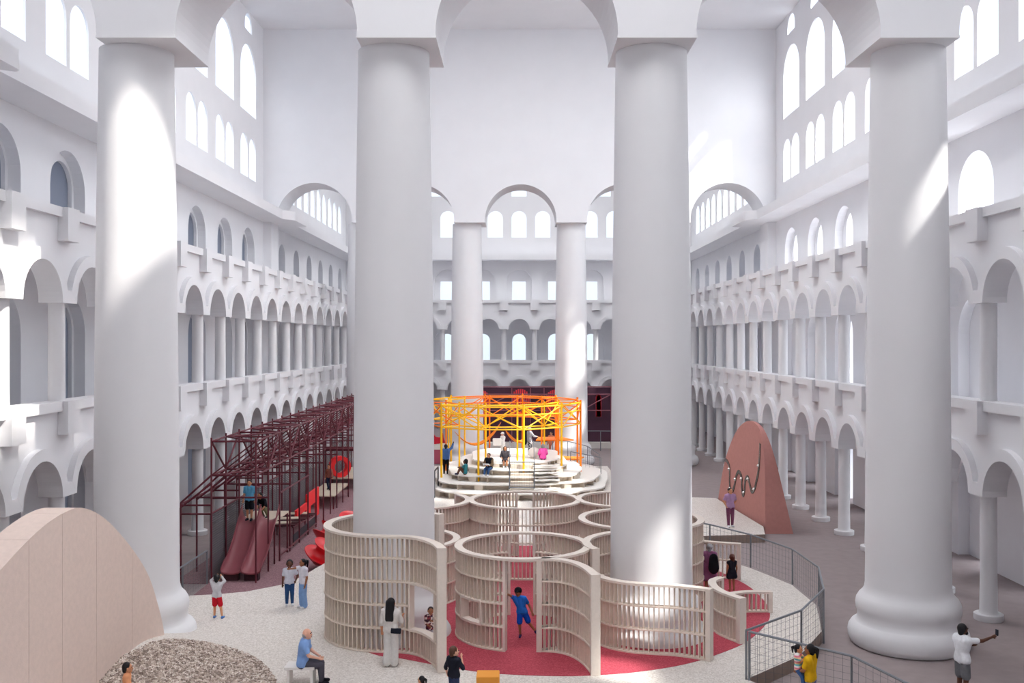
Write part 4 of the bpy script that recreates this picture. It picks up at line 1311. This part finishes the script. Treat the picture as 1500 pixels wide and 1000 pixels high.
GZ = PZ+0.012
SIT = dict(kneeL=(-.06,.25,.262), kneeR=(.06,.25,.262), ankL=(-.06,.262,.045), ankR=(.06,.262,.045))
def sit(**kw):
    d = dict(SIT); d.update(kw); return d
WHITE = cloth(226,228,232); NAVY = cloth(36,38,48); JEANS = cloth(58,86,130); LJEANS = cloth(126,160,206); GREYT = cloth(78,76,86); BLACKC = cloth(30,30,36)

person('boy in pale orange walking before the gravel bed, dark short hair', (-8.42,21.5,PZ+0.05), -75, 1.24, 'tan', cloth(226,158,116), 'short', cloth(120,110,100), 'shorts', WHITE, HAIR['black'], 'short', child=True,
       pose=dict(ankR=(.06,.08,.05), ankL=(-.058,-.1,.06), elR=(.14,.04,.64), wrR=(.13,.12,.56)))
person('child in red shorts and grey hoodie, hands raised to the face, seen from behind', (-8.95,29.7,PZ), -8, 1.27, 'tan', cloth(196,194,198), 'long', cloth(196,34,48), 'shorts', cloth(90,130,190), HAIR['black'], 'short', child=True,
       pose=dict(elL=(-.17,.05,.86), wrL=(-.07,.10,.96), elR=(.17,.05,.86), wrR=(.07,.10,.96), ankR=(.14,-.02,.045), kneeR=(.085,.02,.285)))
person('boy in white shirt and dark jeans beside the girl in wide pale jeans', (-7.1,31.1,PZ), 195, 1.4, 'deep', cloth(206,208,220), 'short', cloth(48,78,122), 'trousers', WHITE, HAIR['black'], 'short', child=True,
       pose=dict(elL=(-.18,-.02,.66), wrL=(-.13,.06,.56)), look=-12)
person('girl in white crop top and wide pale blue jeans, hand on a boy\'s shoulder', (-6.62,30.85,PZ), 128, 1.52, 'brown', cloth(216,216,226), 'short', LJEANS, 'wide', WHITE, HAIR['black'], 'ponytail',
       pose=dict(elR=(.14,.10,.80), wrR=(.02,.28,.83)))
sit_man, Vm = person('bald man in blue polo shirt seated on a white bench, facing right', (-5.17,24.0,PZ), -84, 1.76, 'fair', cloth(128,162,214), 'short', GREYT, 'trousers', BLACKC, HAIR['grey'], 'fringe', drop=.237, lean=(0,.12), look=-8,
       pose=sit(elL=(-.14,.10,.42), wrL=(-.06,.22,.36), elR=(.14,.10,.42), wrR=(.06,.22,.36)), wide=1.2)
woman, Vw = person('woman in pale grey jumpsuit with long black hair, at the tallest fence', (-3.2,25.3,PZ), -14, 1.74, 'tan', cloth(214,210,206), 'elbow', cloth(206,203,200), 'wide', cloth(150,146,142), HAIR['black'], 'long',
       pose=dict(elR=(.15,.04,.66), wrR=(.12,.16,.70), ankL=(-.05,-.05,.05), kneeL=(-.05,.0,.285)))
m = MB(); m.box((0,0,0), (0.26,0.08,0.13)); o = m.build('belt_bag', NAVY); o.location = (-3.06,25.19,PZ+0.93); o.rotation_euler = (0,0.1,0.15)
tag(o, 'small dark bag on the hip of the woman in the pale jumpsuit', 'bag')
bv = o.modifiers.new('soft', 'BEVEL'); bv.width = 0.02; bv.segments = 2
PATT = speckle('patterned_cloth', srgb(70,44,58), [srgb(232,220,214), srgb(150,70,80)], scale=22, amount=0.5, rough=0.9)
person('girl in a patterned top looking out through the tallest fence\'s window', (-2.3,26.6,GZ), 186, 1.12, 'brown', PATT, 'elbow', cloth(180,182,192), 'trousers', WHITE, HAIR['dark'], 'bun', child=True,
       pose=dict(elL=(-.12,.03,.66), wrL=(-.02,.10,.72), elR=(.12,.03,.64), wrR=(.03,.11,.60)))
person('brown haired boy in navy hoodie eating, seen from behind near the white floor edge', (-1.43,22.6,PZ), -38, 1.3, 'fair', NAVY, 'elbow', cloth(52,62,92), 'trousers', WHITE, HAIR['brown'], 'short', child=True, look=-30, wide=1.12,
       pose=dict(elR=(.17,.05,.66), wrR=(.08,.11,.83), elL=(-.165,-.03,.64), wrL=(-.17,.02,.50)))
person('small black haired girl with ponytail at the bottom edge of the picture', (-2.08,21.75,PZ), 70, 0.92, 'tan', cloth(200,120,130), 'short', JEANS, 'trousers', WHITE, HAIR['black'], 'ponytail', child=True)
BLUE = cloth(44,112,206)
person('boy in bright blue shirt and shorts stretching in the fence doorway', (0.16,27.75,GZ), 178, 1.36, 'brown', BLUE, 'short', cloth(24,82,196), 'shorts', cloth(60,52,92), HAIR['black'], 'short', child=True, lean=(.22,.05), hat=BLACKC, look=-10,
       pose=dict(hipL=(-.045,0,.5), hipR=(.055,0,.5), kneeL=(-.125,-.02,.30), ankL=(-.265,-.06,.11), kneeR=(.06,.01,.28), ankR=(.045,0,.045), elR=(.235,.10,.87), wrR=(.335,.22,.95), elL=(-.13,-.02,.66), wrL=(-.20,.0,.50)), toes=dict(L=(-.05,.05,-.05)))
lady, Vl = person('grey haired woman in purple dress wearing a black backpack', (6.27,32.4,GZ), -6, 1.66, 'brown', cloth(146,92,128), 'dress_long', None, 'dress', BLACKC, HAIR['grey'], 'bun', dress_hem=.33,
       pose=dict(elL=(-.15,-.01,.64), wrL=(-.12,.05,.52)))
bp = MB(); capsule(bp, (0,0,-0.12), (0,0,0.12), 0.16, 0.13, 14); capsule(bp, (0,-0.09,-0.12), (0,-0.09,-0.02), 0.09, 0.08, 12)
o = fuse('backpack', bp, 0.016, BLACKC, None, 3); o.location = (6.36,32.15,GZ+1.08); o.scale = (1.1,0.7,1.25); o.rotation_euler = (0,0,-0.1)
tag(o, 'black backpack on the woman in the purple dress', 'backpack')
person('girl in sleeveless black dress with auburn ponytail, seen from behind', (7.1,32.85,GZ), 16, 1.2, 'brown', cloth(34,34,44), 'none', None, 'dress', None, HAIR['auburn'], 'ponytail', child=True, dress_hem=.40)
person('woman in lilac top and plum trousers before the salmon arched wall', (9.5,44.3,PZ), 190, 1.74, 'tan', cloth(176,140,176), 'short', cloth(126,72,98), 'trousers', WHITE, HAIR['dark'], 'bun',
       pose=dict(elL=(-.17,-.05,.65), wrL=(-.10,-.07,.53), elR=(.17,-.03,.66), wrR=(.12,.02,.55), ankR=(.07,.06,.045)), look=15)
selfie, Vs = person('bearded man in white tee and grey shorts holding a phone out at arm\'s length', (10.72,23.95,0.0), -72, 1.82, 'deep', cloth(228,230,234), 'short', cloth(112,114,118), 'shorts', WHITE, HAIR['black'], 'short',
       pose=dict(elR=(.17,.17,.80), wrR=(.19,.31,.845), elL=(-.12,.06,.65), wrL=(.0,.15,.70)), wide=1.08)
bd = MB(); hc = Vs['head']; capsule(bd, hc+Vector((-0.05,0.05,-0.085)), hc+Vector((0.05,0.05,-0.085)), 0.05, 0.05); fuse('beard', bd, 0.014, HAIR['black'], selfie, 2)
pw = world_pt(selfie, Vs['wrR'] + (Vs['wrR']-Vs['elR']).normalized()*0.11)
m = MB(); m.box((0,0,0), (0.075,0.012,0.15)); o = m.build('phone', mat('phone_black', srgb(40,44,54), 0.3)); o.location = (pw[0]+0.02,pw[1],pw[2]+0.07); o.rotation_euler = (0.1,0.1,-1.0)
tag(o, 'dark phone in the hand of the man in white tee', 'phone')
person('woman in yellow top carrying a child, in front of the near guard rail', (6.74,22.85,0.0), 52, 1.66, 'brown', cloth(220,172,30), 'short', cloth(96,110,150), 'trousers', WHITE, HAIR['black'], 'ponytail',
       pose=dict(elL=(-.13,.05,.65), wrL=(-.02,.17,.60), elR=(.14,.06,.62), wrR=(.06,.19,.57)))
STRIPE = mat('striped_cloth', srgb(222,150,170), 0.9)
nt = STRIPE.node_tree; tc = nt.nodes.new('ShaderNodeTexCoord'); sp_ = nt.nodes.new('ShaderNodeSeparateXYZ'); mu = nt.nodes.new('ShaderNodeMath'); mu.operation = 'MULTIPLY'; mu.inputs[1].default_value = 7.0
fr = nt.nodes.new('ShaderNodeMath'); fr.operation = 'FRACT'; rp_ = nt.nodes.new('ShaderNodeValToRGB'); rp_.color_ramp.interpolation = 'CONSTANT'
rp_.color_ramp.elements[0].color = srgb(226,130,150); rp_.color_ramp.elements[1].position = 0.25; rp_.color_ramp.elements[1].color = srgb(236,232,230)
e_ = rp_.color_ramp.elements.new(0.5); e_.color = srgb(96,190,196); e_ = rp_.color_ramp.elements.new(0.75); e_.color = srgb(240,196,160)
nt.links.new(tc.outputs['Object'], sp_.inputs[0]); nt.links.new(sp_.outputs['Z'], mu.inputs[0]); nt.links.new(mu.outputs[0], fr.inputs[0]); nt.links.new(fr.outputs[0], rp_.inputs[0])
nt.links.new(rp_.outputs[0], nt.nodes['Principled BSDF'].inputs['Base Color'])
person('small child in striped shirt held in the arms of the woman in yellow', (6.49,22.98,0.50), -118, 1.08, 'tan', STRIPE, 'short', JEANS, 'trousers', WHITE, HAIR['black'], 'ponytail', child=True,
       pose=dict(kneeL=(-.13,.12,.40), kneeR=(.13,.12,.40), ankL=(-.15,.14,.22), ankR=(.15,.14,.22), elL=(-.12,.10,.72), wrL=(-.07,.20,.80), elR=(.12,.10,.72), wrR=(.07,.20,.80)))
person('boy in light blue shirt and black shorts standing at the top of the left slide', (-10.28,38.3,1.72), 176, 1.56, 'tan', cloth(96,168,206), 'short', BLACKC, 'shorts', NAVY, HAIR['black'], 'short',
       pose=dict(ankL=(-.06,.05,.045)))
person('child in black top and khaki trousers crouching at the top of the right slide', (-9.82,39.0,1.72), 150, 1.34, 'tan', BLACKC, 'elbow', cloth(120,116,88), 'trousers', NAVY, HAIR['black'], 'short', child=True, drop=.28, lean=(.05,.55),
       pose=dict(kneeL=(-.09,.17,.30), kneeR=(.09,.17,.30), ankL=(-.08,.02,.045), ankR=(.08,.02,.045), elL=(-.15,.18,.40), wrL=(-.12,.25,.30), elR=(.15,.18,.40), wrR=(.12,.25,.30)))
person('child in rust red top walking on the pale scaffold deck', (-9.98,52.9,0.73), 170, 1.3, 'tan', cloth(150,92,80), 'long', cloth(52,60,84), 'trousers', NAVY, HAIR['dark'], 'short', child=True,
       pose=dict(ankL=(-.06,.09,.045), ankR=(.06,-.07,.05)))
person('man in blue jacket and black trousers raising one arm on the stage', (-4.04,56.7,1.055), -6, 1.7, 'deep', cloth(76,112,172), 'long', BLACKC, 'trousers', BLACKC, HAIR['black'], 'short', jacket=cloth(76,112,172),
       pose=dict(elR=(.20,.02,.88), wrR=(.235,.05,1.02)))
person('boy in teal sitting on the white step with knees drawn up', (-2.8,53.95,1.385), 78, 1.5, 'deep', cloth(58,128,138), 'short', cloth(104,70,56), 'trousers', cloth(52,50,72), HAIR['black'], 'short', child=True, drop=.455, lean=(0,-.06),
       pose=dict(kneeL=(-.06,.17,.24), kneeR=(.06,.17,.24), ankL=(-.06,.27,.045), ankR=(.06,.29,.045), elL=(-.13,.10,.26), wrL=(-.06,.20,.26), elR=(.13,.10,.26), wrR=(.06,.20,.26)))
reader, Vr = person('reader in brown jacket and jeans sitting on the white steps with a book', (-1.48,53.8,1.385), 160, 1.68, 'tan', NAVY, 'long', JEANS, 'trousers', WHITE, HAIR['dark'], 'short', drop=.285, lean=(0,.14), jacket=cloth(110,90,70),
       pose=dict(kneeL=(-.06,.22,.215), kneeR=(.06,.22,.215), ankL=(-.05,.27,.045), ankR=(.07,.27,.045), elL=(-.14,.10,.35), wrL=(-.05,.22,.34), elR=(.14,.10,.35), wrR=(.05,.22,.34)))
bp_ = world_pt(reader, Vector((0,0.27*1.68,0.36*1.68)))
m = MB(); m.box((-0.09,0,0.015), (0.18,0.24,0.015)); m.box((0.09,0,0.015), (0.18,0.24,0.015)); m.box((0,0,0.005),(0.37,0.25,0.008)); o = m.build('book', WHITE); o.location = bp_; o.rotation_euler = (0.5,0,math.radians(160))
tag(o, 'open white book held by the reader on the steps', 'book')
person('girl in dark grey shirt and shorts sitting at the front of the top step', (-0.64,54.75,1.705), 182, 1.62, 'tan', cloth(84,82,88), 'elbow', cloth(60,58,64), 'shorts', WHITE, HAIR['dark'], 'bob', drop=.295,
       pose=dict(kneeL=(-.05,.20,.22), kneeR=(.05,.20,.22), ankL=(-.05,.24,.045), ankR=(.05,.24,.045), elL=(-.15,.0,.36), wrL=(-.08,.12,.25), elR=(.15,.0,.36), wrR=(.08,.12,.25)))
PALE = cloth(240,240,240,0.02)
wf, Vf = person('person all in white with a white hat standing in the sun on the stage', (-0.8,57.2,1.985), 120, 1.42, 'fair', PALE, 'long', PALE, 'trousers', PALE, HAIR['grey'], 'short', hat=PALE,
       pose=dict(elL=(-.14,.06,.66), wrL=(-.06,.17,.62), elR=(.14,.06,.66), wrR=(.06,.17,.62)))
m = MB(); m.box((0,0,0), (0.5,0.3,0.4)); o = m.build('box', PALE); o.location = (-1.13,57.0,2.85); tag(o, 'white box carried by the person all in white', 'box')
bv = o.modifiers.new('soft', 'BEVEL'); bv.width = 0.05; bv.segments = 3
MARBLE = speckle('patterned_trousers', srgb(150,150,156), [srgb(60,60,66), srgb(226,226,230)], scale=14, amount=0.6, rough=0.9)
person('person in grey top, black jacket and patterned trousers standing tall on the stage', (0.75,58.0,1.985), -60, 1.64, 'tan', cloth(178,178,186), 'long', MARBLE, 'trousers', WHITE, HAIR['grey'], 'short', jacket=None,
       pose=dict(elR=(.17,.08,.68), wrR=(.14,.2,.66)))
m = MB(); capsule(m, (0,0,-0.25), (0,0,0.25), 0.17, 0.15, 12); o = fuse('shoulder_bag', m, 0.02, BLACKC, None, 3); o.location = (0.47,57.85,3.05); o.scale = (0.8,0.6,1.1)
tag(o, 'black bag on the back of the person in patterned trousers', 'bag')
person('person in bright pink sweater sitting on the stage edge, seen from behind', (1.47,55.75,1.985), 10, 1.62, 'fair', cloth(236,92,176), 'long', cloth(120,60,100), 'trousers', WHITE, HAIR['grey'], 'bob', drop=.455,
       pose=dict(kneeL=(-.08,.18,.16), kneeR=(.08,.18,.16), ankL=(-.05,.28,.045), ankR=(.05,.28,.045), elL=(-.15,.03,.20), wrL=(-.10,.14,.13), elR=(.15,.03,.20), wrR=(.10,.14,.13)))
person('person in salmon orange clothes in the far court, behind the yellow scaffold', (2.6,75.0,0.0), 150, 1.8, 'tan', cloth(214,128,100), 'long', cloth(206,120,96), 'trousers', WHITE, HAIR['dark'], 'short',
       pose=dict(elL=(-.19,.06,.72), wrL=(-.22,.14,.80)))
